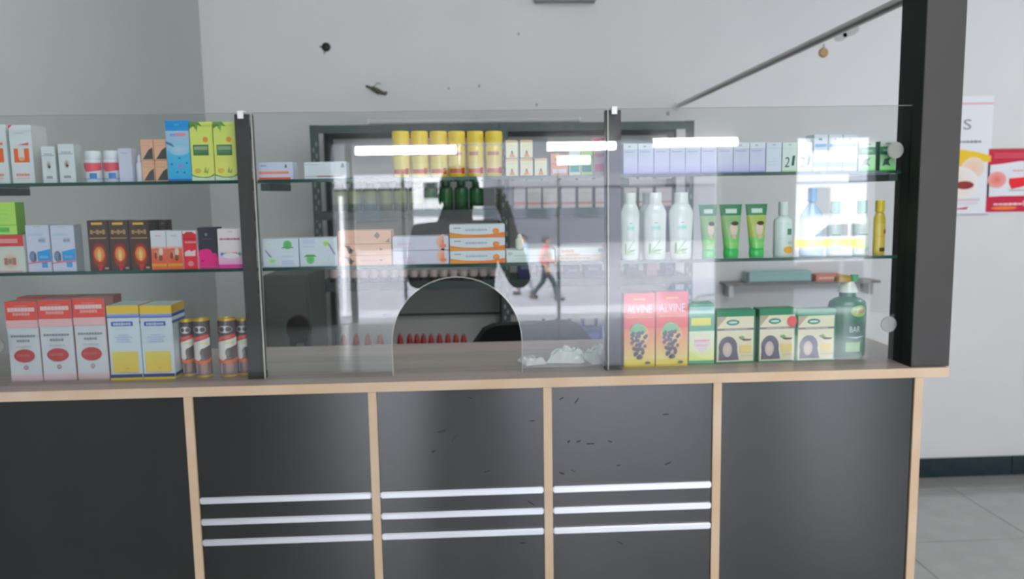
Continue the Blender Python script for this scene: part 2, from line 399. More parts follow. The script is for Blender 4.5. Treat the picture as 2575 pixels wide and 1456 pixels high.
# scuffs on the two middle panels
rs = random.Random(3)
for (bx0, bx1), pts in ((bays[3], [(1412, 1002), (1450, 1008), (1403, 1028), (1408, 1082), (1430, 1110), (1455, 1110), (1484, 1116), (1534, 1110), (1674, 1042), (1555, 1170), (1441, 1184), (1413, 1190), (1680, 1165), (1560, 1365)]),
                        (bays[2], [(1142, 1103), (1090, 1135), (1225, 1185), (1338, 1058), (1350, 1207), (1315, 1365), (1335, 1265), (1180, 1000), (970, 1040), (1110, 1085)])):
    for px, py in pts:
        x, z = at(px, py, 1.607)
        if not bx0+.02 < x < bx1-.02: continue
        a = rs.uniform(.004, .010); b = rs.uniform(.0008, .0018)
        o = obj('scuff', lathe([(1, 0), (.85, .0002)], 12, a, b), m_scuff, ct, False, (x, .007, z)); o.rotation_euler = (PI/2, rs.uniform(-1.1, .6), 0)

# pillar at the right end, posts, panes
px0, _ = at(2306, 600, 1.615); px1, _ = at(2403, 600, 1.615)
pl = empty('counter_pillar', ((px0+px1)/2, .0, Z_WORK), 'tall dark laminate pillar standing on the right end of the counter', 'pillar')
pw = (px1-px0)/2
obj('shaft', box_bm(-pw, pw, .015, .110, 0, ZC-Z_WORK-.002, bevel=.0008), m_lam_post, pl)
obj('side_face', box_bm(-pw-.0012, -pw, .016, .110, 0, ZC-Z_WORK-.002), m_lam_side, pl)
YG = .052                       # face of the glass
GZ1 = EYE+.171
def post(xa, xb, label):
    xm = (xa+xb)/2; t = empty('shelf_post', (xm, YG+.012, Z_WORK), label, 'post', 'posts behind the glass partition'); h = GZ1-Z_WORK
    obj('upright', box_bm(-(xb-xa)/2, (xb-xa)/2, 0, .018, .015, h-.002, bevel=.0006), m_lam_post, t)
    obj('foot', box_bm(-(xb-xa)/2-.001, (xb-xa)/2+.001, -.001, .019, 0, .015), m_black, t)  # black base stands in for the post end left free of reflection
    o = obj('clip', bx(box_bm(-.0055, .0055, -.0165, -.0125, h-.012, h+.0035), -.0055, .0055, -.0125, .010, h+.0008, h+.0035), m_white, t); o['label'] = 'white glass clip'
    return t
post(-.487, -.453, 'dark shelf post left of the hatch, white clip on top')
post(.272, .305, 'dark shelf post between hatch and right display, white clip on top')

def pane(x0, x1, label, arch=None):
    h = GZ1-Z_WORK-.002; xm = (x0+x1)/2
    out = [(x0-xm, 0)]
    edge = []
    if arch:
        c, r, zc = arch; c -= xm
        out.append((c-r, 0)); edge.append((c-r, 0))
        for i in range(25):
            a = PI - PI*i/24; p = (c+r*math.cos(a), zc+r*1.0*math.sin(a)); out.append(p); edge.append(p)
        out.append((c+r, 0)); edge.append((c+r, 0))
    out += [(x1-xm, 0), (x1-xm, h), (x0-xm, h)]
    bm = bmesh.new(); fv = [bm.verts.new((u, 0, v)) for u, v in out]; bv = [bm.verts.new((u, .006, v)) for u, v in out]
    bm.faces.new(fv); bm.faces.new(list(reversed(bv))); n = len(out)
    for i in range(n): bm.faces.new((fv[i], bv[i], bv[(i+1) % n], fv[(i+1) % n]))
    bmesh.ops.recalc_face_normals(bm, faces=bm.faces)
    bmesh.ops.triangulate(bm, faces=[f for f in bm.faces if len(f.verts) > 4])
    t = empty('counter_screen', (xm, YG, Z_WORK+.001), label, 'glass pane', 'glass partition panes on the counter')
    obj('sheet', bm, m_pane, t)
    obj('cut_edge', box_bm(x0-xm+.0003, x0-xm+.0022, .0006, .0054, 0.001, h), m_edge_pale, t)
    obj('cut_edge', box_bm(x0-xm, x1-xm, .0008, .0052, h-.0003, h+.0007), mat('top_edge', (.30, .36, .34), .3), t)
    if arch:
        e = bmesh.new()
        for a, b in zip(edge, edge[1:]): tube(e, (a[0], .003, a[1]), (b[0], .003, b[1]), .0009, n=6, cap=False)
        obj('hatch_edge', e, m_edge_pale, t)
    return t
pane(-1.262, -.4535, 'left glass pane in front of the syrup cartons')
ax0, _ = at(987, 900, 1.653); ax1, _ = at(1313, 900, 1.653); _, az = at(1151, 860, 1.653)
pane(-.4515, .2725, 'middle glass pane with an arched service hatch', ((ax0+ax1)/2, (ax1-ax0)/2, az-Z_WORK))
pane(.2745, px0-.0015, 'right glass pane beside the dark pillar')
# stand-off discs that hold the panes
def disc(px, py, label, d=1.668):
    x, z = at(px, py, d)
    t = empty('glass_holder', (x, YG+.0065, z), label, 'glass holder', 'round stand-off holders of the panes')
    o = obj('disc', lathe([(.0165, 0), (.0165, .004), (.013, .006)], 24), mat('satin_nickel', (.42, .42, .40), .4, metal=.3), t, True); o.rotation_euler = (-PI/2, 0, 0)
    o = obj('rim', lathe([(.0175, .001), (.0175, .003)], 24), m_steel, t, True); o.rotation_euler = (-PI/2, 0, 0)
    obj('screw', tube(bmesh.new(), (0, .005, 0), (0, .012, 0), .004, n=10), m_steel, t)
disc(2247, 378, 'upper round metal glass holder beside the dark pillar')
disc(2230, 814, 'lower round metal glass holder beside the dark pillar')
disc(-4, 868, 'round metal glass holder left of the red topped cartons')

# glass shelves
def shelf(x0, x1, z, label, br):
    xm = (x0+x1)/2
    t = empty('glass_shelf', (xm, YG+.031, z-.007), label, 'shelf', 'green edged glass shelves behind the panes')
    obj('plate', box_bm(-(x1-x0)/2, (x1-x0)/2, .0012, .205, 0, .007), m_shelfglass, t)
    o = obj('front_edge', box_bm(-(x1-x0)/2, (x1-x0)/2, 0, .0012, 0, .007), m_edge, t); o['label'] = 'dark green cut edge'
    for s in br:
        bxm = (x0-xm+.012) if s < 0 else (x1-xm-.010)
        obj('bracket', box_bm(bxm-.010, bxm+.010, .012, .20, -.016, -.0005, bevel=.001), m_green_rack, t)
    return t
LX0, LX1 = -1.262, -.4885; MX0, MX1 = -.4515, .2705; RX0, RX1 = .3065, px0-.003
for z, nm in ((Z_TOP, 'upper'), (Z_LOW, 'lower')):
    shelf(LX0, LX1, z, nm+' glass shelf of the left bay', (-1,) if z == Z_TOP else ())
    shelf(MX0, MX1, z, nm+' glass shelf of the middle bay above the hatch', (-1,) if z == Z_TOP else ())
    shelf(RX0, RX1, z, nm+' glass shelf of the right bay beside the pillar', (-1, 1) if z == Z_TOP else ())
# support bar under the left end of the upper shelf
xb, zb = at(62, 477, 1.87)
ls = bpy.data.objects['glass_shelf']
o = obj('bracket', box_bm(-.024, 0, -.02, .19, -.017, -.0005, bevel=.001), m_green_rack, ls, False, (xb-ls.location.x, .02, 0))
# steel rod from wall to pillar
xa, za = at(1702, 268, 3.87); xp, zp = at(2290, -8, 1.70)
t = empty('brace_rod', (xa, YW, za), 'long steel rod running from the back wall to the pillar top', 'rod')
bm = tube(bmesh.new(), (0, -.004, 0), (xp-xa, 1.70-1.6-YW, zp-za), .0115, n=20); obj('rod', bm, m_steel, t, True)
obj('wall_plate', tube(bmesh.new(), (0, 0, 0), (0, -.008, 0), .018, n=20), m_steel, t)

# ================================================================== GOODS ON THE SHELVES
W_ = K(205, 210, 215); W2 = K(190, 198, 200)
O3 = ['leftmost', 'middle', 'rightmost']
# ---- upper left shelf
def a_orange(a):
    O = K(205, 100, 55)
    a.rect(.16, .36, .84, .60, O); a.rect(.36, .42, .62, .60, K(205, 195, 185)); a.ell(.49, .42, .13, .035, K(210, 160, 130))
    a.poly([(0, .93), (.20, 1), (0, 1)], K(215, 80, 80)); a.poly([(.35, .66), (.85, .70), (.85, .655)], K(215, 100, 85)); a.rect(.0, .64, 1, .645, K(175, 180, 185))
    a.bars(.5, .15, .6, .05, K(215, 150, 135), 5, 2); a.bars(.5, .09, .55, .02, K(200, 170, 160), 4, 3); a.bars(.5, .86, .4, .015, K(170, 175, 185), 4)
carton('medicine_carton', 'tall white carton with orange panel cut by the left edge, upper shelf', -33, 25, 313, 456, Z_TOP, a_orange, W2, d=1.70, group='white cartons with an orange panel')
carton('medicine_carton', 'tall white carton with orange panel beside the two small brown-dot boxes', 32, 89, 314, 456, Z_TOP, a_orange, W2, K(175, 178, 178), d=1.70, depth=.06, group='white cartons with an orange panel')
def a_dot(a):
    a.rect(.06, .74, .94, .76, K(140, 145, 148)); a.bars(.5, .79, .6, .03, K(135, 138, 140), 5, 4)
    a.ell(.5, .48, .20, .14, K(120, 90, 80), W2); a.ell(.53, .44, .09, .035, K(85, 35, 35)); a.rect(.28, .12, .72, .19, K(140, 145, 145))
for i, (a, b, tp) in enumerate(((109, 144, 368), (151, 192, 362))):
    carton('small_carton', 'small white box with brown dot, %s of the pair on the upper shelf' % ['left', 'right'][i], a, b, tp, 455, Z_TOP, a_dot, W2, K(165, 170, 168), d=1.70, depth=.03, group='white boxes with a brown dot')
def wrap(me_bm, r, z0, z1, a0, a1, fn, sy=1.0):
    """label art wrapped round a cylinder of radius r between the angles a0..a1 (0 = facing the customer)"""
    def f(u, v, e):
        t = a0+(a1-a0)*u - PI/2
        return ((r+e+.0002)*math.cos(t), (r+e+.0002)*math.sin(t)*sy, z0+(z1-z0)*v)
    a = Art(me_bm, 1, 1, f); a.nx = 14
    fn(a)
def pill_bottle(label, xl, xr, ytop):
    x0, x1, h = extents(xl, xr, ytop, 455, 1.70, Z_TOP); r = (x1-x0)/2
    t = empty('pill_bottle', ((x0+x1)/2, .10+r, Z_TOP), label, 'bottle', 'white pill bottles with red and blue labels')
    bm = lathe([(r*.93, 0, W_), (r, .003), (r, h*.68), (r*.80, h*.73)], 24)
    def L(a):
        a.poly([(0, .95), (1, .95), (1, .60), (.55, .50), (.32, .50)], K(190, 75, 90)); a.rect(.0, .95, 1, 1, K(185, 90, 100))
        a.rect(.48, .12, .76, .42, K(50, 105, 165)); a.rect(0, .07, 1, .11, K(100, 125, 180))
    wrap(bm, r, h*.06, h*.62, -1.35, 1.35, L)
    obj('body', bm, m_print, t, True); obj('cap', lathe([(r*.86, h*.73, W_), (r*.88, h*.76), (r*.88, h*.97), (r*.80, h)], 24), m_print, t, True)
pill_bottle('white pill bottle with red and blue label beside the small boxes', 206, 250, 379)
pill_bottle('white pill bottle with red and blue label beside the lavender carton', 254, 298, 378)
def a_lav(a):
    a.bars(.5, .86, .5, .03, K(150, 150, 165), 4); a.ell(.8, .06, .3, .16, K(205, 185, 205), K(190, 195, 210), 14, PI/2, PI); a.rect(0, .74, 1, .745, K(180, 180, 195))
carton('medicine_carton', 'slim pale lavender carton right of the pill bottles', 301, 335, 373, 455, Z_TOP, a_lav, K(195, 200, 218), d=1.695, depth=.03)
def nozzle_bottle(label, xl, xr, ytop, yref, zb, d, col, zadd=0, group=None):
    x0, x1, h = extents(xl, xr, ytop, yref, d, zb+zadd); r = (x1-x0)/2
    t = empty('dropper_bottle', ((x0+x1)/2, d-1.6+r, zb+zadd), label, 'bottle', group)
    obj('body', lathe([(r*.9, 0, col), (r, .002), (r, h*.62), (r*.62, h*.72)], 20), m_print, t, True)
    obj('cap', lathe([(r*.62, h*.72, col), (r*.62, h*.86), (r*.28, h*.97), (r*.15, h)], 20), m_print, t, True)
nozzle_bottle('small white dropper bottle beside the peach boxes, upper shelf', 341, 360, 388, 455, Z_TOP, 1.70, K(200, 205, 215))
def a_peach(a):
    D = K(60, 65, 60)
    a.poly([(.12, .05), (.95, .05), (.95, .62), (.62, .50)], D); a.rect(.05, .82, .95, .86, K(190, 150, 125)); a.bars(.45, .70, .6, .06, K(180, 140, 120), 5, 3)
for i, (a, b) in enumerate(((357, 389), (390, 423))):
    for j, nm in enumerate(('lower', 'upper')):
        carton('soap_box', 'peach box with dark triangle, %s %s of four beside the blue carton' % (nm, ['left', 'right'][i]), a+2, b+2, 404, 455, Z_TOP, a_peach, K(200, 160, 135), d=1.695, depth=.05, zadd=j*.0435, h=.0428, group='peach boxes with dark triangles')
def a_blue(a):
    a.rect(0, .0, 1, .5, K(60, 165, 210), K(90, 180, 215)); a.rect(0, .5, 1, .85, K(150, 195, 225), K(170, 200, 225)); a.rect(0, .83, 1, 1, K(45, 135, 190), K(30, 125, 190))
    a.ell(.55, .52, .45, .10, K(190, 210, 228), K(140, 195, 222)); a.poly([(0, .66), (0, .62), (.35, .56), (.25, .62)], K(60, 100, 140))
    a.rect(.18, .745, .42, .785, K(130, 140, 200)); a.rect(.42, .745, .86, .795, K(215, 140, 155)); a.bars(.5, .93, .2, .05, K(80, 165, 205), 2)
    a.ell(.55, .245, .11, .045, K(180, 90, 140), K(90, 160, 210)); a.rect(0, 0, 1, .035, K(55, 95, 175))
    for u, v in ((.2, .28), (.85, .30), (.42, .15), (.72, .14), (.55, .38)): a.ell(u, v, .05, .016, K(40, 110, 165))
carton('medicine_carton', 'tall bright blue carton left of the two yellow-green cartons', 424, 483, 303, 454, Z_TOP, a_blue, K(45, 140, 195), d=1.69, depth=.05)
def a_lime(a):
    a.rect(0, 0, 1, 1, K(205, 205, 115), K(190, 205, 110)); a.poly([(0, 1), (0, .88), (.18, .93), (.30, .86), (.34, .95), (.55, .92), (.42, 1)], K(85, 125, 60))
    a.poly([(.18, .82), (.26, .93), (.32, .82), (.38, .93), (.26, .97)], K(120, 150, 75)); a.ell(.68, .70, .12, .045, K(215, 145, 70))
    a.rect(.12, .43, .80, .61, K(60, 100, 65)); a.rect(.16, .52, .76, .585, K(125, 150, 120)); a.bars(.46, .49, .55, .03, K(80, 130, 80), 5)
    a.poly([(0, .0), (1, .0), (1, .12), (.8, .07), (.45, .06), (.2, .08), (0, .11)], K(80, 140, 90)); a.poly([(0, .0), (1, .0), (1, .08), (.7, .04), (.3, .05), (0, .08)], K(200, 215, 195))
    a.ell(.28, .17, .14, .04, K(190, 165, 80)); a.poly([(.55, .14), (.63, .24), (.68, .15), (.78, .22), (.74, .12)], K(130, 155, 70))
for i, (a, b) in enumerate(((484, 541), (543, 600))):
    carton('medicine_carton', 'yellow-green carton with palm leaves, %s' % ['beside the blue carton', 'against the left shelf post'][i], a, b, 306, 454, Z_TOP, a_lime, K(200, 200, 110), d=1.69, depth=.045, group='yellow-green cartons')
# ---- lower left shelf
def a_redwhite(a):
    a.rect(0, .70, 1, 1, K(180, 65, 62)); a.rect(.06, .79, .80, .90, K(210, 150, 148)); a.bars(.44, .845, .7, .07, K(200, 130, 128), 6, 2)
    a.ell(.50, .30, .34, .25, K(165, 135, 120), K(190, 190, 180)); a.bars(.5, .30, .42, .2, K(140, 105, 90), 3, 5); a.rect(.0, .64, 1, .70, K(180, 185, 180)); a.rect(.1, .02, .9, .05, K(190, 140, 140))
carton('medicine_carton', 'white box with red band under the green box, left edge', -8, 66, 591, 683, Z_LOW, a_redwhite, K(180, 188, 182), d=1.685, depth=.05)
def a_green(a):
    a.rect(0, 0, 1, 1, K(165, 205, 110), K(160, 200, 95)); a.ell(.18, .90, .18, .10, K(70, 140, 150), K(120, 160, 150)); a.rect(0, .28, 1, .31, K(110, 175, 80))
    a.rect(.2, .08, .7, .22, K(85, 165, 85)); a.bars(.4, .64, .6, .02, K(130, 180, 90), 4); a.bars(.4, .5, .5, .02, K(140, 185, 95), 4)
_, zt = at(30, 591, 1.685)
carton('medicine_carton', 'bright green box standing on the red banded white box', -18, 44, 509, 590, Z_LOW, a_green, K(165, 205, 110), K(105, 150, 65), d=1.69, depth=.035, zadd=zt-Z_LOW+.0008)
def a_wb(a):
    a.bars(.42, .80, .62, .055, K(165, 178, 205), 6, 1); a.rect(.55, .62, .82, .73, K(150, 165, 185)); a.bars(.66, .67, .28, .06, K(125, 135, 155), 4, 7); a.rect(.34, .95, .66, .985, K(170, 175, 170))
    a.poly([(.44, .20), (1, .22), (1, .49), (.44, .43)], K(50, 135, 190)); a.rect(.6, .09, .85, .22, K(75, 140, 190)); a.ell(.25, .33, .15, .12, K(90, 135, 180), K(100, 110, 115)); a.ell(.34, .31, .06, .09, K(85, 90, 90))
    a.poly([(0, .17), (.45, .20), (1, .21), (1, .24), (.4, .225), (0, .19)], K(205, 110, 125)); a.bars(.72, .32, .35, .06, K(110, 165, 205), 5, 2)
for i, (a, b) in enumerate(((72, 132), (134, 194))):
    carton('medicine_carton', 'white box with blue lower patch, %s' % ['beside the red banded white box', 'right of its twin, lower left shelf'][i], a, b, 566, 682, Z_LOW, a_wb, K(195, 200, 218), K(150, 158, 165), d=1.69, depth=.035, group='white boxes with a blue patch')
def a_brown(a):
    a.rect(.2, .91, .75, .96, K(175, 140, 60)); a.bars(.47, .935, .5, .05, K(205, 165, 75), 4, 2); a.bars(.5, .77, .74, .10, K(145, 120, 75), 5, 3, .7); a.rect(.08, .64, .9, .655, K(170, 135, 80))
    a.ell(.52, .30, .42, .30, K(200, 70, 30), K(55, 30, 28)); a.poly([(.42, .12), (.66, .12), (.58, .0), (.46, .0)], K(165, 45, 35)); a.ell(.52, .33, .27, .15, K(255, 215, 130), K(220, 100, 40)); a.ell(.52, .31, .10, .13, K(255, 245, 200), K(250, 190, 90)); a.rect(.75, .03, .93, .065, K(150, 140, 135))
for i, (a, b) in enumerate(((227, 279), (280, 330), (331, 382))):
    carton('medicine_carton', 'dark brown box with glowing orange flame, %s of three' % O3[i], a, b, 554, 680, Z_LOW, a_brown, K(58, 42, 40), K(50, 42, 40), d=1.69, depth=.035, group='dark brown flame boxes')
def a_dark(a): a.bars(.5, .93, .4, .05, K(95, 85, 70), 3); a.bars(.5, .78, .6, .08, K(80, 75, 65), 4)
for i, (a, b) in enumerate(((384, 405), (406, 427))):
    carton('medicine_carton', 'plain dark brown box behind the orange boxes, %s' % ['left', 'right'][i]+' one', a, b, 553, 679, Z_LOW, a_dark, K(50, 45, 42), d=1.735, depth=.03, group='dark boxes behind')
def a_or(a):
    a.rect(0, .0, 1, .52, K(205, 80, 60), K(215, 110, 80)); a.rect(0, .52, 1, .62, K(215, 110, 80), K(210, 205, 210)); a.bars(.5, .87, .4, .03, K(190, 150, 150), 4)
    a.ell(.38, .40, .24, .15, K(220, 165, 140), K(180, 90, 70)); a.ell(.65, .46, .14, .10, K(225, 205, 190)); a.ell(.30, .36, .10, .09, K(120, 60, 45)); a.ell(.62, .30, .12, .08, K(110, 75, 50)); a.rect(0, .08, 1, .16, K(235, 165, 80)); a.rect(0, .03, 1, .06, K(225, 130, 70))
for i, (a, b) in enumerate(((383, 422), (423, 462))):
    carton('medicine_carton', 'white and orange box with picture, %s' % ['beside the brown boxes', 'beside the red box'][i], a, b, 580, 677, Z_LOW, a_or, K(205, 208, 215), d=1.685, depth=.035, group='white and orange boxes')
def a_red(a):
    a.rect(0, 0, 1, .92, K(190, 50, 65)); a.poly([(.1, .92), (.9, .92), (.7, .97), (.3, .97)], K(150, 60, 65)); a.bars(.55, .70, .8, .07, K(220, 150, 155), 5); a.poly([(.1, .34), (.86, .34), (.9, .50), (.6, .46), (.4, .50), (.1, .44)], K(225, 205, 210)); a.ell(.5, .14, .22, .07, K(225, 140, 145)); a.rect(0, .78, 1, .80, K(150, 40, 50))
carton('medicine_carton', 'red box with white patch between orange box and black box', 464, 499, 580, 676, Z_LOW, a_red, K(200, 190, 195), d=1.69, depth=.035)
def a_bm(a):
    P = [(0, 0), (1, 0), (1, .26), (.88, .38), (.72, .36), (.62, .46), (.40, .48), (.15, .46), (0, .40)]
    a.poly(P, K(200, 45, 120)); a.ell(.45, .83, .08, .04, K(110, 120, 125)); a.bars(.5, .72, .5, .02, K(110, 80, 95), 5); a.rect(0, .02, 1, .05, K(190, 80, 130)); a.ell(.2, .19, .08, .02, K(110, 20, 60))
carton('medicine_carton', 'black box with magenta lower half, lower left shelf', 501, 551, 572, 676, Z_LOW, a_bm, K(42, 42, 52), d=1.70, depth=.035)
def a_pink(a):
    a.rect(0, 0, 1, .10, K(215, 60, 150)); a.rect(0, .10, 1, .45, K(225, 165, 205), K(225, 210, 218)); a.bars(.48, .74, .80, .055, K(165, 85, 125), 6, 2); a.bars(.5, .93, .2, .02, K(150, 150, 160), 3)
    for u, c in ((.16, K(70, 120, 190)), (.30, K(120, 180, 90)), (.44, K(235, 205, 70)), (.58, K(170, 120, 90)), (.70, K(215, 70, 60)), (.84, K(60, 160, 130))): a.ell(u, .36, .075, .045, c)
    a.ell(.5, .32, .33, .07, K(225, 222, 225))
carton('medicine_carton', 'white and pink box with coloured dots, against the left post', 551, 616, 575, 675, Z_LOW, a_pink, K(222, 215, 218), d=1.685, depth=.03)
# ---- upper middle shelf
def a_flat1(a):
    a.rect(0, .32, .88, .46, K(215, 130, 115)); a.rect(0, .46, .88, .50, K(210, 170, 165)); a.rect(0, 0, .93, .13, K(205, 85, 65)); a.bars(.14, .80, .18, .09, K(120, 125, 150), 3, 2); a.poly([(.76, .68), (.84, .68), (.81, .88), (.79, .88)], K(90, 95, 105))
carton('medicine_carton', 'flat white box with orange stripes beside the left post', 652, 738, 408, 455, Z_TOP, a_flat1, K(185, 192, 210), d=1.69, depth=.04)
def a_flat2(a):
    a.rect(.02, .14, .78, .17, K(140, 110, 125)); a.rect(.30, .12, .92, .18, K(125, 60, 80)); a.bars(.18, .84, .34, .05, K(165, 150, 165), 6); a.rect(.76, .2, .84, .95, K(222, 230, 235)); a.poly([(.86, .66), (.96, .66), (.93, .9), (.89, .9)], K(120, 130, 135))
carton('medicine_carton', 'flat white box with thin maroon line, upper middle shelf', 766, 873, 407, 455, Z_TOP, a_flat2, K(195, 202, 210), d=1.69, depth=.04)
YEL = K(222, 195, 80)
cans = [(987, 1031), (1034, 1078), (1082, 1126), (1128, 1172), (1176, 1218), (1222, 1266)]
ordn = ['first from the left', 'second from the left', 'third from the left', 'fourth from the left', 'fifth from the left', 'last on the right']
for i, (a, b) in enumerate(cans):
    x0, x1, h = extents(a, b, 329, 453, 1.70, Z_TOP); r = (x1-x0)/2
    t = empty('powder_can', ((x0+x1)/2, .10+r, Z_TOP), 'yellow powder can with yellow cap, %s of six' % ordn[i], 'can', 'yellow powder cans on the upper shelf')
    bm = lathe([(r*.94, 0, YEL), (r, .002), (r, h*.66), (r*.92, h*.685)], 28)
    def L(a, i=i):
        a.rect(.12, .06, .88, .94, K(228, 215, 150), K(225, 205, 110)); a.rect(.18, .74, .62+.1*(i % 2), .88, K(165, 110, 100)); a.rect(.16, .08, .80, .24, K(180, 95, 85)); a.rect(.70, .05, .86, .28, K(160, 50, 45)); a.bars(.48, .48, .5, .03, K(205, 180, 110), 5)
    wrap(bm, r, .004, h*.62, -1.3, 1.3, L)
    obj('body', bm, m_printg, t, True)
    obj('collar', lathe([(r*.90, h*.685, W2), (r*.90, h*.71)], 28), m_print, t, True)
    obj('cap', lathe([(r, h*.71, YEL), (r, h*.965), (r*.93, h), (r*.2, h)], 28), m_print, t, True)
def a_iv(a):
    a.rect(0, .86, 1, .97, K(215, 175, 135)); a.poly([(.3, .10), (.7, .10), (.62, .24), (.55, .42), (.47, .42), (.42, .24)], K(110, 75, 55)); a.poly([(.3, .1), (.5, .3), (.76, .1), (.66, .06), (.36, .06)], K(190, 130, 90)); a.bars(.5, .70, .5, .04, K(180, 190, 150), 4)
GR = K(60, 95, 75)
for i, (a, b) in enumerate(((1271, 1304), (1307, 1341), (1343, 1377))):
    carton('soap_box', 'small ivory box, %s of the lower three beside the yellow cans' % O3[i], a, b, 408, 450, Z_TOP, a_iv, K(222, 220, 190), GR, d=1.695, depth=.03, h=.0365, group='small ivory boxes', gap=.0022)
for i, (a, b) in enumerate(((1271, 1304), (1307, 1341))):
    carton('soap_box', 'small ivory box on top of the stack, %s one' % ['left', 'right'][i], a, b, 360, 408, Z_TOP, a_iv, K(222, 220, 190), GR, d=1.695, depth=.03, zadd=.0375, h=.0375, group='small ivory boxes', gap=.0022)
def a_pl(c1, c2):
    def f(a): a.rect(0, .5, 1, .58, c1); a.bars(.5, .75, .6, .08, c1, 5); a.rect(.1, .1, .9, .3, c2)
    return f
for nm, a, b, tp, c, c1, c2 in (('peach box with white lower half behind the ceiling light reflection', 1385, 1429, 387, K(205, 150, 125), K(190, 130, 110), K(205, 200, 210)),
                          ('pale grey carton between peach box and green carton', 1431, 1460, 357, K(195, 205, 200), K(165, 175, 170), K(60, 140, 130)),
                          ('light green carton left of the magenta topped one', 1461, 1491, 357, K(165, 195, 125), K(135, 165, 100), K(40, 120, 105)),
                          ('carton with magenta top against the right post', 1492, 1524, 346, K(185, 165, 170), K(160, 90, 95), K(200, 90, 120))):
    def f(a, c1=c1, c2=c2, nm=nm):
        a_pl(c1, c2)(a)
        if 'magenta' in nm: a.rect(0, .80, 1, 1, K(205, 80, 145))
    carton('medicine_carton', nm, a, b, tp, 448, Z_TOP, f, c, d=1.72, depth=.04)
# ---- lower middle shelf
def a_wg(a):
    a.ell(.20, .80, .12, .12, K(170, 195, 185), K(200, 212, 212)); a.ell(.70, .78, .12, .16, K(70, 150, 80), K(110, 170, 110)); a.poly([(.52, .66), (.88, .66), (.82, .72), (.58, .72)], K(85, 145, 85))
    a.poly([(.06, .60), (.10, .60), (.26, .36), (.20, .34)], K(120, 130, 150)); a.ell(.26, .22, .12, .09, K(130, 175, 100), K(170, 200, 160)); a.rect(.52, .08, .86, .24, K(185, 195, 220)); a.rect(.52, .34, .86, .40, K(190, 198, 222))
def a_wg2(a):
    a.rect(.08, .80, .42, .95, K(190, 200, 225)); a.rect(.08, .66, .42, .72, K(190, 200, 225)); a.ell(.72, .80, .09, .09, K(140, 180, 70), K(160, 190, 120)); a.poly([(.74, .82), (.80, .80), (.96, .42), (.92, .40)], K(130, 130, 150))
    a.ell(.28, .24, .11, .15, K(70, 155, 85), K(110, 175, 115)); a.poly([(.10, .34), (.46, .34), (.38, .42), (.18, .42)], K(80, 140, 80)); a.ell(.76, .22, .09, .10, K(165, 190, 190), K(200, 212, 215))
carton('medicine_carton', 'flat white box with green motifs beside the left post', 662, 753, 600, 671, Z_LOW, a_wg, K(205, 215, 225), d=1.69, depth=.05)
carton('medicine_carton', 'flat white box with green motifs beside the peach stack', 755, 850, 598, 671, Z_LOW, a_wg2, K(205, 215, 225), d=1.69, depth=.05)
def a_ph(k):
    def f(a):
        D = K(120, 100, 90)
        if k < 2: a.poly([(.10, .90), (.22, .86), (.26, .45), (.20, .15), (.24, .1), (.30, .5), (.16, .7)], D); a.ell(.80, .5, .03, .10, D); a.bars(.58, .48, .34, .22, K(185, 145, 125), 6, 3)
        else: a.poly([(.76, .3), (.97, .05), (.97, .45), (.90, .15)], D); a.poly([(.68, .6), (.74, .9), (.80, .6), (.74, .35)], D); a.bars(.30, .5, .2, .2, K(190, 155, 135), 4)
        a.ell(.58, .12, .22, .1, K(235, 205, 180), K(215, 175, 150))
    return f
hs = (.0215, .0245, .0285)
z0 = 0
for k, nm in enumerate(('bottom', 'middle', 'top')):
    carton('medicine_carton', 'flat peach box, %s of the stack of three' % nm, 852, 986, 580, 669, Z_LOW, a_ph(k), K(222, 178, 155), d=1.69, depth=.06, zadd=z0, h=hs[k]-.0006, group='flat peach boxes'); z0 += hs[k]
def a_fl(a):
    a.ell(.92, .55, .14, .60, K(210, 130, 90), K(222, 190, 175), 16, PI/2, 3*PI/2); a.ell(.90, .3, .06, .14, K(200, 120, 90)); a.bars(.22, .48, .25, .12, K(190, 165, 180), 6, 4); a.bars(.30, .20, .2, .06, K(190, 165, 185), 4)
for k, nm in enumerate(('lower', 'upper')):
    carton('medicine_carton', 'flat lavender-white box with orange flower, %s one' % nm, 988, 1130, 598, 667, Z_LOW, a_fl, K(208, 208, 225), d=1.69, depth=.06, zadd=k*.0300, h=.0293, group='flat flower boxes')
def a_hq(a):
    a.poly([(0, 0), (1, 0), (1, .40), (.75, .24), (.5, .20), (.25, .24), (0, .40)], K(225, 130, 60)); a.poly([(0, .02), (.6, .05), (.3, .14), (0, .28)], K(240, 170, 80)); a.bars(.48, .58, .40, .18, K(155, 160, 175), 7, 2); a.bars(.14, .74, .12, .10, K(130, 135, 140), 3); a.ell(.84, .48, .06, .22, K(235, 170, 60), K(225, 140, 90))
z0 = 0
for k, nm in enumerate(('bottom', 'middle', 'top')):
    carton('medicine_carton', 'flat white box with orange wave, %s of the stack of three' % nm, 1132, 1271, 568, 666, Z_LOW, a_hq, K(205, 212, 218), d=1.685, depth=.06, zadd=z0, h=.0272, group='flat orange wave boxes'); z0 += .0278
def a_w1(a): a.bars(.5, .55, .7, .12, K(170, 180, 180), 9, 2); a.bars(.5, .3, .6, .08, K(175, 185, 180), 7); a.ell(.08, .72, .05, .15, K(160, 175, 165)); a.ell(.90, .55, .06, .2, K(170, 190, 180))
carton('medicine_carton', 'flat greenish-white box with the small dropper bottle on it', 1273, 1395, 635, 664, Z_LOW, a_w1, K(205, 215, 212), d=1.69, depth=.06, h=.0262)
nozzle_bottle('small ivory dropper bottle standing on the flat white box', 1297, 1317, 588, 634, Z_LOW, 1.70, K(205, 208, 195), zadd=.0268)
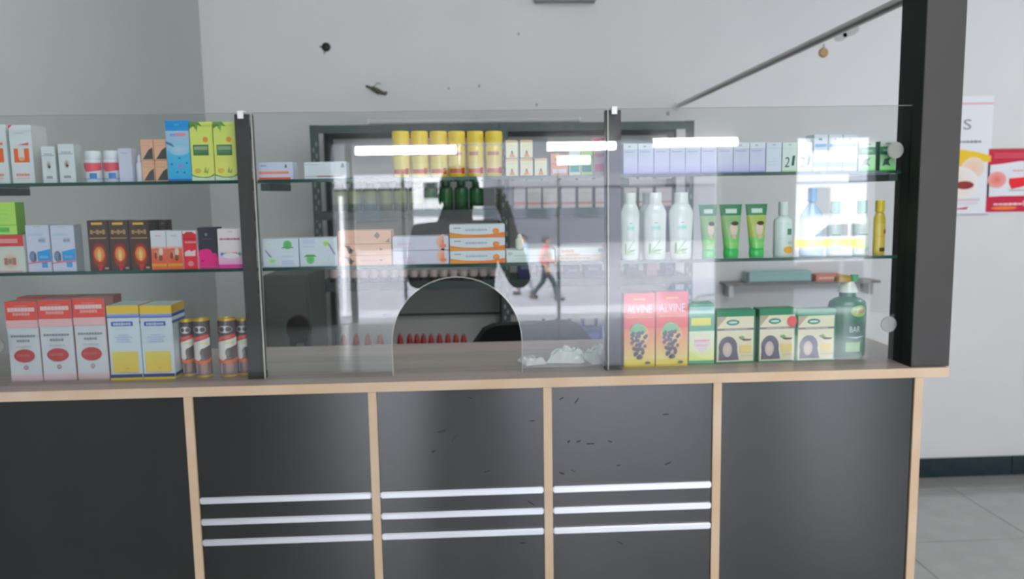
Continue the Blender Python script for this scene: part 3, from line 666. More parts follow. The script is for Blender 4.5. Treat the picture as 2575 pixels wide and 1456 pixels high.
carton('medicine_carton', 'flat beige box under the white one beside the right post', 1398, 1522, 650, 663, Z_LOW, lambda a: a.bars(.4, .5, .6, .3, K(160, 140, 130), 7), K(195, 180, 165), d=1.70, depth=.06, h=.0115)
def a_w2(a): a.bars(.25, .55, .25, .4, K(205, 160, 145), 6, 2); a.ell(.92, .6, .05, .25, K(90, 150, 150)); a.rect(.2, .05, .5, .25, K(215, 170, 140))
carton('medicine_carton', 'flat white box on the beige one beside the right post', 1397, 1520, 630, 649, Z_LOW, a_w2, K(210, 215, 215), d=1.70, depth=.06, zadd=.012, h=.0165)
# ---- upper right shelf
def a_lv(a):
    a.rect(0, .80, 1, 1, K(222, 228, 235)); a.bars(.42, .90, .18, .06, K(130, 140, 150), 2); a.bars(.45, .72, .70, .03, K(130, 135, 155), 5, 2); a.rect(0, .0, 1, .30, K(165, 165, 210), K(200, 202, 228)); a.rect(0, .0, 1, .05, K(130, 130, 180)); a.bars(.45, .62, .4, .02, K(170, 172, 190), 4); a.rect(.0, .78, 1, .79, K(150, 150, 180))
lv = [1567, 1604, 1644, 1684, 1723, 1762, 1803, 1843, 1884, 1924]
on = ['first', 'second', 'third', 'fourth', 'fifth', 'sixth', 'seventh', 'eighth', 'ninth']
for i in range(9):
    carton('medicine_carton', 'white and lavender carton, %s from the left on the upper right shelf' % on[i], lv[i], lv[i+1], 361-i*.4, 442-i*.3, Z_TOP, a_lv, K(200, 204, 228), d=1.69, depth=.045, group='row of lavender cartons', gap=.0012)
def a_gw(a): a.bars(.40, .45, .6, .02, K(170, 178, 195), 4); a.bars(.36, .35, .5, .02, K(160, 168, 185), 4); a.bars(.40, .25, .6, .02, K(165, 170, 190), 5); a.bars(.5, .92, .2, .05, K(130, 140, 150), 2); a.rect(0, .8, 1, .81, K(160, 168, 190))
carton('medicine_carton', 'plain white carton between lavender row and marked cartons', 1925, 1965, 358, 439, Z_TOP, a_gw, K(200, 210, 222), d=1.69, depth=.045, gap=.0012)
def a_21(a):
    a.rect(0, .78, 1, .79, K(165, 185, 170)); a.bars(.5, .92, .2, .05, K(130, 140, 145), 2); a.rect(0, 0, 1, .06, K(150, 190, 130)); a.text('2', .34, .33, .34, .34, K(25, 70, 55), .06); a.text('1', .76, .38, .18, .34, K(25, 70, 55), .08); a.rect(0, .55, 1, .57, K(190, 205, 190))
for i, (a, b) in enumerate(((1966, 2003), (2004, 2042))):
    carton('medicine_carton', 'pale green carton marked 21 by hand, %s of the pair' % ['left', 'right'][i], a, b, 358, 438, Z_TOP, a_21, K(200, 214, 208), d=1.69, depth=.045, group='cartons marked 21', gap=.0012)
def a_ww(a): a.rect(.08, .66, .92, .74, K(120, 170, 225)); a.rect(0, .12, 1, .24, K(100, 160, 220)); a.rect(.05, .16, .95, .19, K(130, 180, 230)); a.bars(.45, .87, .25, .08, K(110, 120, 130), 2); a.rect(0, .35, 1, .60, K(195, 205, 208)); a.rect(0, .60, 1, .61, K(160, 170, 185))
for i, (a, b) in enumerate(((2044, 2080), (2081, 2117), (2118, 2154))):
    carton('medicine_carton', 'taller white carton with two blue bars, %s of three' % O3[i], a, b, 338, 437, Z_TOP, a_ww, K(212, 218, 225), d=1.69, depth=.045, group='white cartons with blue bars', gap=.001)
def a_gd(a): a.rect(0, .55, 1, .82, K(45, 110, 75)); a.rect(.12, .62, .88, .76, K(60, 130, 95)); a.bars(.5, .69, .6, .05, K(130, 175, 150), 4); a.rect(0, 0, 1, .52, K(150, 205, 150)); a.poly([(.15, .15), (.3, .4), (.7, .45), (.55, .3), (.7, .15), (.4, .2)], K(50, 85, 65)); a.rect(0, 0, 1, .06, K(90, 200, 70)); a.bars(.5, .92, .4, .04, K(130, 140, 135), 3)
carton('medicine_carton', 'green and white carton right of the blue barred ones', 2158, 2200, 357, 436, Z_TOP, a_gd, K(200, 212, 208), K(60, 110, 85), d=1.69, depth=.03, group='green cartons at the right end')
carton('medicine_carton', 'green and white carton at the right end beside the pillar', 2211, 2250, 355, 435, Z_TOP, a_gd, K(180, 190, 185), K(60, 110, 85), d=1.69, depth=.03, group='green cartons at the right end')
# ---- lower right shelf
def lotion(label, bl, br, sl, sr, cl, cr, ytop, ycap, ysh, yb, d=1.69, dy=0):
    xa, _ = at(sl, ysh, d); xb, _ = at(sr, ysh, d); xc, _ = at((bl+br)/2, yb, d); R = (xb-xa)/2; zf = lambda y: at((bl+br)/2, y, d)[1]-Z_LOW
    rb = (at(br, yb, d)[0]-at(bl, yb, d)[0])/2; rc = (at(cr, ytop, d)[0]-at(cl, ytop, d)[0])/2
    H, hc, hs_ = zf(ytop), zf(ycap), zf(ysh)
    t = empty('lotion_bottle', ((xa+xb)/2, d-1.6+R*.6+dy, Z_LOW), label, 'bottle', 'white lotion bottles with green leaf')
    Wt = K(228, 234, 230)
    bm = lathe([(rb*.93, 0, Wt), (rb, .003), (rb*1.02, hs_*.35), (R*.97, hs_*.8), (R, hs_), (R*.93, hs_+(hc-hs_)*.35), (rc*1.25, hs_+(hc-hs_)*.8), (rc*1.02, hc)], 32, 1, .6)
    def L(a):
        a.bars(.50, .86, .14, .02, K(90, 130, 130), 3); a.rect(.32, .68, .66, .80, K(165, 205, 195)); a.bars(.50, .74, .3, .06, K(140, 190, 180), 4, 2); a.bars(.5, .56, .26, .015, K(185, 200, 195), 4); a.bars(.5, .48, .3, .02, K(175, 190, 185), 5); a.rect(.32, .435, .66, .442, K(150, 170, 165))
        G = K(95, 135, 90)
        a.poly([(.22, .08), (.30, .10), (.29, .34), (.24, .36)], G); a.poly([(.28, .12), (.34, .13), (.66, .42), (.60, .41)], K(140, 170, 140)); a.poly([(.26, .08), (.60, .15), (.72, .19), (.45, .19)], G); a.poly([(.24, .07), (.68, .08), (.62, .11), (.30, .13)], K(150, 175, 120))
    wrap(bm, rb*1.06, .006, hs_*.93, -1.15, 1.15, L, .62)
    obj('body', bm, m_printg, t, True)
    obj('cap', lathe([(rc, hc, Wt), (rc, H*.99), (rc*.9, H)], 28, 1, .8), m_printg, t, True)
lotion('white lotion bottle with green leaf, nearest the right post', 1565, 1608, 1563, 1611, 1572, 1601, 485, 513, 540, 656)
lotion('white lotion bottle with green leaf, middle of the front three', 1624, 1678, 1622, 1680, 1634, 1668, 484, 512, 538, 655)
lotion('white lotion bottle with green leaf, nearest the green tubes', 1690, 1744, 1686, 1748, 1702, 1738, 483, 511, 537, 653)
lotion('white lotion bottle half hidden behind the middle one', 1622, 1655, 1612, 1662, 1625, 1656, 484, 512, 538, 655, 1.76, .01)
def gtube(label, tl, tr, bl, br, ytop, yb, warm):
    d = 1.695; x0 = at(tl, ytop, d)[0]; x1 = at(tr, ytop, d)[0]; b0 = at(bl, yb, d)[0]; b1 = at(br, yb, d)[0]; H = at((tl+tr)/2, ytop, d)[1]-Z_LOW
    xm = (b0+b1)/2; wt_, wb = (x1-x0)/2, (b1-b0)/2; sh = (x0+x1)/2-xm; hc = H*.17
    t = empty('cream_tube', (xm, .11, Z_LOW), label, 'tube', 'green cream tubes standing on their caps')
    G1, G2, G3 = K(50, 110, 75), (K(150, 165, 85) if warm else K(125, 160, 110)), K(60, 165, 85)
    bm = bmesh.new(); lay = bm.loops.layers.float_color.new('Col'); n = 20; rings = []; rows = 12
    for k in range(rows+1):
        v = k/rows; wv = wb*.96+(wt_-wb*.96)*v; dp = .011*(1-v)**.8+.0012
        rings.append([bm.verts.new((sh*v+wv*math.cos(2*PI*i/n), dp*math.sin(2*PI*i/n), hc+(H-hc)*v)) for i in range(n)])
    for k in range(rows):
        c = G1 if k >= 8.4 else (G2 if k > 2 else K(100, 175, 95))
        for i in range(n):
            f = bm.faces.new((rings[k][i], rings[k][(i+1) % n], rings[k+1][(i+1) % n], rings[k+1][i]))
            for l in f.loops: l[lay] = (*c, 1)
    bm.faces.new(rings[-1]); bm.faces.new(list(reversed(rings[0])))
    def fn(u, v, e):
        x = (u-.5)*2; wv = wb*.96+(wt_-wb*.96)*v; dp = .011*(1-v)**.8+.0012
        return (sh*v+wv*x, -dp*math.sqrt(max(0, 1-x*x))-e-.0003, hc+(H-hc)*v)
    a = Art(bm, 1, 1, fn); a.nx = 12
    a.rect(.24, .80, .76, .90, K(175, 195, 185)); a.bars(.5, .85, .4, .05, K(215, 222, 220), 5); a.rect(.1, .655, .9, .665, K(130, 165, 110))
    a.ell(.60, .44, .22, .15, K(205, 185, 170), K(190, 175, 160)); a.ell(.66, .57, .20, .05, K(60, 50, 45)); a.poly([(.46, .22), (.74, .22), (.66, .34), (.56, .34)], K(180, 165, 140))
    a.rect(.1, .0, .9, .14, K(95, 180, 100), K(130, 175, 100))
    obj('tube_body', bm, m_printg, t, True)
    obj('cap', lathe([(wb*.93, 0, G3), (wb, .004), (wb*1.0, hc*.95), (wb*.94, hc)], 24, 1, .62), m_printg, t, True)
gtube('green cream tube nearest the lotion bottles', 1762, 1808, 1770, 1802, 515, 654, False)
gtube('green cream tube in the middle of three', 1814, 1872, 1824, 1862, 514, 653, False)
gtube('green cream tube with yellowish middle, nearest the white bottle', 1880, 1936, 1889, 1926, 513, 652, True)
def bottle(name, label, cl, cr, ytop, ycap, bl, br, ysh, yb, ccol, bcol, mb=None, d=1.70, sy=.7, lab=None, zb=Z_LOW, neck=.75, cat='bottle', group=None, parts=True):
    xa = at(bl, yb, d)[0]; xb = at(br, yb, d)[0]; R = (xb-xa)/2; xm = (xa+xb)/2; zf = lambda y: at((bl+br)/2, y, d)[1]-zb
    rc = (at(cr, ytop, d)[0]-at(cl, ytop, d)[0])/2; H, hc, hs_ = zf(ytop), zf(ycap), zf(ysh)
    t = empty(name, (xm, d-1.6+R*sy, zb), label, cat, group)
    bm = lathe([(R*.92, 0, bcol), (R, .003), (R, hs_*.92), (R*.93, hs_), (rc*neck*1.25, hs_+(hc-hs_)*.75), (rc*neck, hc)], 28, 1, sy)
    if lab: wrap(bm, R, .006, hs_*.9, -1.2, 1.2, lab, sy)
    obj('body', bm, mb or m_printg, t, True)
    obj('cap', lathe([(rc, hc, ccol), (rc, H*.985), (rc*.9, H)], 24), m_printg, t, True); return t
def l_lot(a):
    a.rect(.58, .62, .80, .82, K(70, 125, 90)); a.rect(.2, .50, .8, .507, K(165, 180, 175)); a.ell(.66, .13, .24, .12, K(225, 175, 70), K(220, 160, 60)); a.ell(.72, .36, .12, .06, K(160, 180, 160)); a.bars(.4, .4, .4, .02, K(180, 195, 190), 4)
bottle('lotion_bottle', 'slim white bottle with orange fruit label right of the tubes', 1963, 1988, 507, 541, 1950, 1998, 552, 650, K(215, 225, 222), K(205, 218, 215), lab=l_lot)
def l_bl(a): a.rect(.1, .1, .9, .72, K(190, 208, 225)); a.bars(.5, .45, .5, .05, K(150, 180, 210), 4)
bottle('lotion_bottle', 'pale blue bottle with blue cap, lower right shelf', 2038, 2060, 473, 507, 2018, 2076, 540, 648, K(140, 185, 225), K(170, 200, 225), lab=l_bl)
m_clear = mat('clear_plastic', (0.62, 0.68, 0.68), .12)
def l_cl(a): a.rect(.1, .2, .9, .8, K(185, 195, 195)); a.bars(.5, .6, .5, .05, K(120, 150, 140), 4); a.rect(.1, .05, .9, .18, K(150, 190, 170))
bottle('lotion_bottle', 'clear bottle with teal cap left of its twin', 2093, 2116, 506, 538, 2084, 2121, 552, 648, K(60, 135, 125), K(190, 198, 195), lab=l_cl, group='clear bottles with teal caps')
bottle('lotion_bottle', 'clear bottle with teal cap beside the yellow bottle', 2157, 2181, 504, 536, 2150, 2190, 550, 647, K(55, 140, 125), K(190, 198, 195), lab=l_cl, group='clear bottles with teal caps')
def l_y(a): a.rect(.1, .04, .9, .9, K(195, 175, 85)); a.rect(.4, .02, .85, .14, K(85, 60, 35)); a.ell(.8, .65, .14, .08, K(160, 90, 50)); a.bars(.45, .5, .5, .03, K(170, 150, 70), 4)
bottle('oil_bottle', 'yellow bottle with yellow cap beside the dark pillar', 2203, 2225, 504, 533, 2199, 2228, 545, 645, K(215, 190, 75), K(185, 165, 75), lab=l_y)
# ---- on the worktop, left
def a_nos(a):
    a.rect(0, .0, 1, .10, K(175, 150, 152), K(190, 175, 178)); a.rect(0, .0, 1, .02, K(150, 140, 138)); a.rect(0, .77, 1, 1, K(200, 72, 62)); a.rect(.08, .875, .92, .925, K(205, 145, 140)); a.bars(.5, .90, .86, .05, K(225, 200, 202), 8, 3, .12)
    a.bars(.5, .845, .55, .045, K(215, 150, 150), 6, 5); a.bars(.5, .945, .42, .014, K(215, 130, 125), 6)
    a.rect(0, .675, 1, .77, K(205, 165, 168))
    for r in range(4):
        for q in range(9): a.k = 6; a.ell(.06+q*.11+(r % 2)*.055, .69+r*.022, .022, .006, K(195, 110, 112), n=6)
    a.k = 9
    a.bars(.5, .575, .78, .032, K(120, 128, 140), 9, 2); a.bars(.5, .515, .42, .034, K(125, 132, 138), 5, 4); a.bars(.5, .445, .5, .018, K(160, 165, 168), 7, 5)
    a.ell(.5, .33, .33, .082, K(150, 55, 55), K(160, 55, 58)); a.bars(.46, .335, .42, .05, K(165, 85, 80), 5, 6, .6); a.ell(.52, .185, .07, .028, K(130, 110, 115)); a.bars(.52, .187, .08, .03, K(165, 155, 158), 3)
for i, (a, b, tp) in enumerate(((22, 102, 758), (104, 188, 754), (191, 271, 750))):
    carton('syrup_carton', 'tall white carton with red top and red oval, %s of three' % O3[i], a, b, tp, 880, Z_WORK, a_nos, K(180, 185, 190), K(150, 100, 98), d=1.69, depth=.042, group='red topped syrup cartons')
for i, (a, b) in enumerate(((50, 128), (130, 210), (212, 291))):
    carton('syrup_carton', 'dark red topped carton in the row behind, %s one' % ['left', 'middle', 'right'][i], a, b, 747-i*1.5, 840, Z_WORK, a_nos, K(150, 150, 152), K(125, 60, 60), d=1.76, depth=.042, group='syrup cartons in the back row')
def a_yb(a):
    a.rect(0, .89, 1, 1, K(212, 180, 70)); a.rect(0, .84, 1, .885, K(125, 138, 185)); a.rect(0, .835, 1, .852, K(65, 82, 150)); a.rect(.12, .725, .80, .785, K(62, 78, 140)); a.bars(.46, .752, .56, .04, K(175, 185, 215), 7, 3); a.bars(.46, .69, .55, .02, K(180, 190, 205), 7)
    for j, wd in enumerate((.34, .56, .42, .5)): a.bars(.48, .605-j*.03, wd, .02, K(160, 172, 195), 6, j)
    a.rect(.10, .10, .90, .37, K(205, 180, 85), K(195, 180, 95)); a.rect(.10, .37, .90, .40, K(195, 180, 95), K(195, 208, 212)); a.rect(0, .030, 1, .075, K(30, 48, 105)); a.rect(0, 0, 1, .03, K(205, 180, 60)); a.ell(.55, .155, .07, .012, K(175, 160, 90))
def yb_side(me_o, w, d, h):
    bm = bmesh.new(); bm.from_mesh(me_o.data)
    A = Art(bm, d, h, lambda u, v, e: (w/2+e, u*d, v*h)); A.rect(0, .89, 1, 1, K(185, 150, 70)); A.rect(0, .84, 1, .885, K(62, 78, 140)); A.rect(0, .75, 1, .79, K(80, 95, 140)); A.rect(0, .03, 1, .075, K(30, 48, 105)); A.rect(0, 0, 1, .03, K(185, 160, 60))
    bm.to_mesh(me_o.data); bm.free()
for i, (a, b) in enumerate(((273, 354), (356, 436))):
    o = carton('syrup_carton', 'tall white carton with yellow and blue bands, %s' % ['beside the red topped ones', 'beside the round tins'][i], a, b, 768, 860, Z_WORK, a_yb, K(195, 207, 215), K(190, 200, 205), d=1.69, depth=.075, group='yellow and blue syrup cartons')
    xs = [v.co.x for v in o.data.vertices]; zs_ = [v.co.z for v in o.data.vertices]
    yb_side(o, max(xs)*2-.0002, .075, max(zs_))
# round tins
m_tin = mat('yellow_tin_rim', K(190, 160, 80), .3, metal=.4)
def tin(label, xl, xr, ytop, yb, d, light):
    xa = at(xl, 880, d)[0]; xb = at(xr, 880, d)[0]; R = (xb-xa)/2; H = at((xl+xr)/2, ytop, d)[1]-Z_WORK
    t = empty('round_tin', ((xa+xb)/2, d-1.6+R, Z_WORK), label, 'tin', 'brown and white tins')
    bm = lathe([(R, .004, K(95, 85, 85)), (R, H-.004)], 28)
    def L(a):
        a.rect(0, .0, 1, .28, K(120, 105, 108)); a.bars(.25, .14, .10, .24, K(180, 170, 195), 1, 2); a.bars(.62, .14, .28, .20, K(150, 125, 122), 3, 4); a.rect(0, .74, 1, 1, K(85, 78, 82)); a.ell(.5, .85, .30, .065, K(185, 182, 190))
        a.poly([(0, .64), (.35, .72), (.9, .76), (.9, .70), (.4, .66), (0, .56)], K(205, 95, 90)); a.poly([(.02, .30), (.02, .58), (.25, .62), (.95, .70), (.95, .56), (.60, .50), (.48, .42), (.52, .32), (.40, .27)], K(215, 210, 208)); a.rect(.45, .58, .85, .62, K(190, 190, 130))
        a.poly([(0, .26), (.3, .22), (.7, .22), (1, .28), (1, .33), (.7, .28), (.35, .28), (0, .34)], K(215, 115, 85)); a.ell(.62, .42, .14, .09, K(80, 72, 72))
    wrap(bm, R, .004, H-.004, -1.35, 1.35, L)
    obj('body', bm, m_printg, t, True)
    obj('rim', lathe([(R*.99, H-.004), (R*1.02, H-.002), (R*1.0, H), (R*.9, H), (R*.88, H-.002)], 28), m_tin, t, True); obj('rim', lathe([(R, 0), (R*1.015, .002), (R, .004)], 28), m_tin, t, True)
tin('brown and white tin half hidden behind the yellow-blue carton', 452, 484, 806, 944, 1.71, 0)
tin('brown and white tin, second from the left, bright top', 484, 524, 804, 944, 1.69, 1)
tin('brown and white tin, third from the left', 545, 591, 803, 942, 1.69, 0)
tin('brown and white tin at the right, beside the left post', 593, 628, 803, 942, 1.705, 0)
# ---- on the worktop, right
def a_alv(a):
    R = K(195, 62, 75)
    a.rect(0, .52, 1, 1, K(200, 85, 78), R); a.rect(0, .10, 1, .52, K(215, 195, 120), K(205, 110, 88)); a.rect(0, 0, 1, .10, K(195, 175, 60)); a.text('ALVINE', .50, .79, .80, .115, K(235, 225, 230)); a.bars(.5, .92, .38, .028, K(215, 165, 80), 6, 1, .2)
    a.rect(.08, .668, .92, .676, K(220, 150, 100)); a.bars(.5, .68, .8, .012, K(215, 145, 100), 10)
    a.ell(.48, .40, .36, .18, K(225, 205, 150), K(212, 150, 105)); G = K(110, 160, 115)
    a.poly([(.18, .50), (.30, .58), (.45, .60), (.62, .57), (.74, .50), (.60, .44), (.35, .44), (.20, .42)], G); r = random.Random(5); P = K(78, 72, 84)
    for _ in range(46):
        v = .12+.36*r.random(); wd = .30*(max(0, (v-.08))/.40)**.6; u = .47+(r.random()*2-1)*wd; a.k = 12+_ % 3; a.ell(u, v, .055, .026, K(88+r.randint(-12, 12), 82+r.randint(-10, 10), 94+r.randint(-12, 12)), P, n=8)
    a.k = 17; a.ell(.76, .055, .09, .018, K(60, 60, 50))
for i, (a, b, tp) in enumerate(((1569, 1647, 738), (1649, 1730, 734))):
    carton('syrup_carton', 'red ALVINE carton with dark grapes, %s' % ['beside the right post', 'beside the green banded box'][i], a, b, tp, 850, Z_WORK, a_alv, K(200, 90, 80), K(120, 60, 60), d=1.688, depth=.045, group='red ALVINE cartons')
def a_gy(a):
    a.rect(0, .55, 1, 1, K(70, 140, 110)); a.rect(0, .84, 1, .95, K(145, 180, 175)); a.rect(.08, .64, .86, .77, K(185, 190, 85)); a.bars(.47, .705, .76, .10, K(205, 195, 80), 6, 2); a.rect(0, .06, 1, .55, K(205, 205, 130), K(200, 215, 200)); a.ell(.5, .36, .42, .17, K(225, 222, 212), K(210, 212, 170))
    a.poly([(.2, .30), (.5, .17), (.82, .30), (.82, .42), (.2, .42)], K(222, 205, 208)); a.bars(.5, .39, .6, .03, K(205, 150, 155), 6); a.bars(.5, .31, .45, .03, K(210, 170, 175), 5); a.rect(0, 0, 1, .06, K(60, 130, 90)); a.poly([(0, .22), (.45, .10), (1, .06), (0, .06)], K(190, 205, 110))
carton('medicine_carton', 'green and white box with yellow lettering beside the red cartons', 1732, 1796, 764, 860, Z_WORK, a_gy, K(80, 150, 115), K(50, 115, 85), d=1.70, depth=.045)
def a_cr(dot):
    def f(a):
        a.rect(.02, .03, .96, .88, K(214, 208, 184), K(208, 202, 176)); a.rect(.02, .62, .96, .66, K(120, 108, 110)); a.bars(.5, .64, .6, .02, K(170, 165, 170), 9); a.ell(.42, .77, .17, .055, K(60, 120, 100)); a.bars(.42, .77, .22, .03, K(170, 200, 180), 4); a.ell(.42, .77, .10, .02, K(175, 200, 190))
        a.poly([(.02, .68), (.02, .88), (.26, .88)], K(160, 145, 125)); a.ell(.30, .30, .24, .21, K(80, 75, 92), K(95, 88, 105)); a.poly([(.06, .06), (.08, .3), (.52, .3), (.58, .06)], K(88, 82, 98)); a.ell(.28, .26, .12, .14, K(190, 175, 165), K(170, 155, 150))
        a.poly([(.58, .48), (.70, .46), (.92, .45), (.86, .42), (.70, .42)], K(90, 75, 60)); a.poly([(.56, .50), (.66, .52), (.74, .47), (.60, .46)], K(110, 150, 100)); a.rect(.60, .20, .90, .34, K(205, 185, 120)); a.bars(.78, .14, .3, .04, K(190, 180, 140), 4)
        if dot: a.ell(.88, .76, .13, .10, K(200, 75, 75))
    return f
for i, (a, b, tp, yb, nm) in enumerate(((1800, 1900, 780, 850, 'beside the green and white box'), (1907, 2002, 776, 850, 'with a red dot'), (2003, 2102, 778, 850, 'nearest the green bottle'))):
    o = carton('hair_colour_box', 'green and cream box with dark haired portrait, %s' % nm, a, b, tp, yb, Z_WORK, a_cr(i == 1), K(45, 120, 85), K(40, 110, 75), d=1.70, depth=.035, group='green and cream portrait boxes', rz=.06)
# big green bottle
m_gb = mat('green_translucent', (0.06, 0.26, 0.16), .12, coat=.5)
d = 1.70; xa = at(2098, 860, d)[0]; xb = at(2193, 860, d)[0]; R = (xb-xa)/2; H = at(2145, 750, d)[1]-Z_WORK
t = empty('green_bottle', ((xa+xb)/2, .105+R*.7, Z_WORK), 'large squat translucent green bottle beside the pillar', 'bottle')
GB = K(24, 88, 62)
bm = lathe([(R*.85, 0, GB), (R*.97, .005), (R, .02), (R, H*.82), (R*.93, H*.92), (R*.70, H*.97), (R*.4, H)], 36, 1, .7)
def L(a):
    a.rect(.30, .30, .82, .62, K(45, 85, 75)); a.text('BAR', .56, .50, .26, .11, K(215, 225, 222)); a.ell(.66, .84, .22, .11, K(170, 175, 90), K(120, 155, 85)); a.ell(.70, .84, .09, .04, K(150, 80, 70)); a.poly([(.34, .36), (.6, .33), (.84, .37), (.6, .36)], K(200, 215, 212)); a.rect(.35, .08, .7, .26, K(120, 155, 110))
wrap(bm, R*.99, .008, H*.92, -1.1, 1.1, L, .71)
obj('body', bm, m_printg, t, True)
obj('neck', lathe([(R*.42, H, GB), (R*.42, H+.010)], 24), m_printg, t, True)
obj('cap', lathe([(R*.50, H+.010, K(190, 195, 190)), (R*.42, H+.022), (R*.30, H+.034)], 24), m_printg, t, True)
bm = lathe([(.018, 0, K(165, 130, 70)), (.018, .010), (.012, .014)], 16); obj('cap_disc', bm, m_print, t, True, (-.012, 0, H+.034))  # small brown and green discs on top of the cap
bm = lathe([(.009, 0, K(80, 150, 110)), (.009, .014)], 12); obj('cap_disc', bm, m_print, t, True, (.014, 0, H+.034))
# clear plastic packets on the worktop
def packet(label, px, d, w_, dp, h, seed, m, zb=Z_WORK, rz=0, cat='packet', group='clear packets on the counter', name='plastic_packet', kk=1.0):
    r = random.Random(seed); bm = bmesh.new(); nx, ny = 9, 6; g = []
    for j in range(ny+1):
        row = []
        for i in range(nx+1):
            u, v = i/nx, j/ny; e = (math.sin(PI*u)*math.sin(PI*v))**.45 if 0 < u < 1 and 0 < v < 1 else 0
            row.append(bm.verts.new(((u-.5)*w_, (v-.5)*dp, .001+h*e*(r.uniform(.55, 1.0) if e else .0))))
        g.append(row)
    for j in range(ny):
        for i in range(nx): bm.faces.new((g[j][i], g[j][i+1], g[j+1][i+1], g[j+1][i]))
    b = [bm.verts.new((v.co.x, v.co.y, .0004)) for v in (g[0][0], g[0][-1], g[-1][-1], g[-1][0])]
    bm.faces.new(list(reversed(b)))
    o = obj(name, bm, m, None, False, (at(px, 900, d)[0], d-1.6, zb)); o.rotation_euler.z = rz
    return tag(o, label, cat, group)
m_packet = mat('crumpled_clear_plastic', (0.80, 0.80, 0.78), .06, spec=1.0, coat=1.0)
packet('small shiny plastic packet just right of the hatch', 1338, 1.76, .055, .07, .018, 2, m_packet, rz=.3)
packet('crumpled clear packet in the middle of the counter', 1425, 1.78, .085, .09, .034, 5, m_packet, rz=-.2)
packet('crumpled clear packet beside the red cartons', 1512, 1.77, .075, .10, .040, 9, m_packet, rz=.15)

# ================================================================== BEHIND THE COUNTER
# slotted-angle rack
YR0, YR1 = 1.90, 2.25
rx0 = at(778, 320, 3.5)[0]; rx1 = at(1746, 320, 3.5)[0]; rxm = at(1262, 740, 3.5)[0]; ztop = at(1000, 312, 3.5)[1]
rack = empty('storage_rack', ((rx0+rx1)/2, (YR0+YR1)/2, 0), 'dark green slotted-angle rack against the back wall', 'rack'); rack.location = (0, 0, 0)
HOLE = K(120, 125, 122)
for xx, sgn in ((rx0, 1), (rxm, 1), (rx1, -1)):
    for yy, s2 in ((YR0, 1), (YR1, -1)):
        bm = bmesh.new(); a, b = sorted((xx, xx+sgn*.038)); bx(bm, a, b, *sorted((yy, yy+s2*.003)), 0, ztop); a, b = sorted((xx, xx+sgn*.003)); bx(bm, a, b, *sorted((yy+s2*.003, yy+s2*.038)), 0, ztop)
        obj('upright', bm, m_green_rack, rack)
    bm = bmesh.new(); x0_ = min(xx, xx+sgn*.038)
    A = Art(bm, .038, ztop, lambda u, v, e, x0_=x0_: (x0_+u*.038, YR0-e, v*ztop))
    z = .9
    while z < ztop-.06:
        A.k = 1; A.ell(.35, z/ztop, .10, .011/ztop, HOLE, n=8); A.k = 1; A.ell(.68, (z+.025)/ztop, .10, .011/ztop, HOLE, n=8); z += .05
    tag(obj('slot_holes', bm, m_print, rack), kind='stuff')
lv_z = [ztop-.002, 1.433, 1.118, .66, .15]
for z in lv_z:
    for a, b in ((rx0+.003, rxm-.001), (rxm+.003, rx1-.003)):
        bm = box_bm(a, b, YR0-.003, YR1-.003, z-.0015, z); bx(bm, a, b, YR0-.004, YR0-.0025, z-.035, z); bx(bm, a, b, YR1-.006, YR1-.0045, z-.035, z)
        obj('shelf_tray', bm, m_green_rack, rack)
a, za = at(925, 303, 3.5); b, _ = at(1460, 303, 3.5)
t = empty('cardboard_tube', ((a+b)/2, YR0+.05, ztop), 'long white tube lying on top of the rack', 'tube')
bm = tube(bmesh.new(), (-(b-a)/2, 0, .0135), ((b-a)/2, 0, .0135), .0125, n=20); obj('tube_shell', bm, mat('white_card', (.62, .62, .62), .6), t, True)
for s in (-1, 1): obj('end_cap', tube(bmesh.new(), (s*(b-a)/2, 0, .0135), (s*((b-a)/2+.006), 0, .0135), .0132, n=20), m_white, t)
def rack_bottle(name, label, px, wpx, ytop, yb, zb, bcol, ccol, lcol, group, d=3.55, cone=False, cat='bottle'):
    R = wpx/2/1992*d; H = at(px, ytop, d)[1]-zb
    t = empty(name, (at(px, yb, d)[0], d-1.6+R, zb), label, cat, group)
    bm = lathe([(R*.95, 0, bcol), (R, .003), (R, H*.22, lcol), (R, H*.60, bcol), (R*.9, H*.68), (R*.5, H*.74)], 16)
    obj('body', bm, m_printg, t, True)
    prof = [(R*.95, H*.70, ccol), (R*.85, H*.84), (R*.62, H*.94), (R*.25, H)] if cone else [(R*.62, H*.74, ccol), (R*.62, H)]
    obj('cap', lathe(prof, 14), m_print, t, True); return t
dk = ['first', 'second', 'third', 'fourth', 'fifth', 'sixth', 'seventh', 'eighth', 'ninth', 'tenth', 'eleventh', 'twelfth', 'thirteenth', 'fourteenth', 'fifteenth', 'sixteenth', 'seventeenth']
for i in range(10):
    px = 852+i*38.5
    rack_bottle('green_bottle', 'dark green bottle on the rack, %s from the left in its row' % dk[i], px, 36, 446, 512, lv_z[1], K(25, 62, 35), K(22, 52, 40), K(105, 115, 70) if i < 6 else K(28, 80, 40), 'green bottles on the rack')
def a_bg(a): a.rect(0, .18, 1, .28, K(170, 90, 85)); a.rect(0, .0, 1, .18, K(175, 172, 160)); a.bars(.5, .7, .6, .06, K(160, 150, 142), 4); a.rect(0, .96, 1, 1, K(130, 120, 115))
bg_px = [(1291, 1322), (1325, 1362), (1364, 1403), (1411, 1448), (1453, 1490), (1496, 1532), (1568, 1602), (1606, 1642), (1648, 1690)]
for i, (a, b) in enumerate(bg_px):
    carton('medicine_carton', 'beige carton with thin red band on the rack, %s from the left' % dk[i], a, b, 470, 509, lv_z[1], a_bg, K(170, 165, 160), K(110, 105, 100), d=3.56, depth=.10, group='beige cartons on the rack', gap=.004)
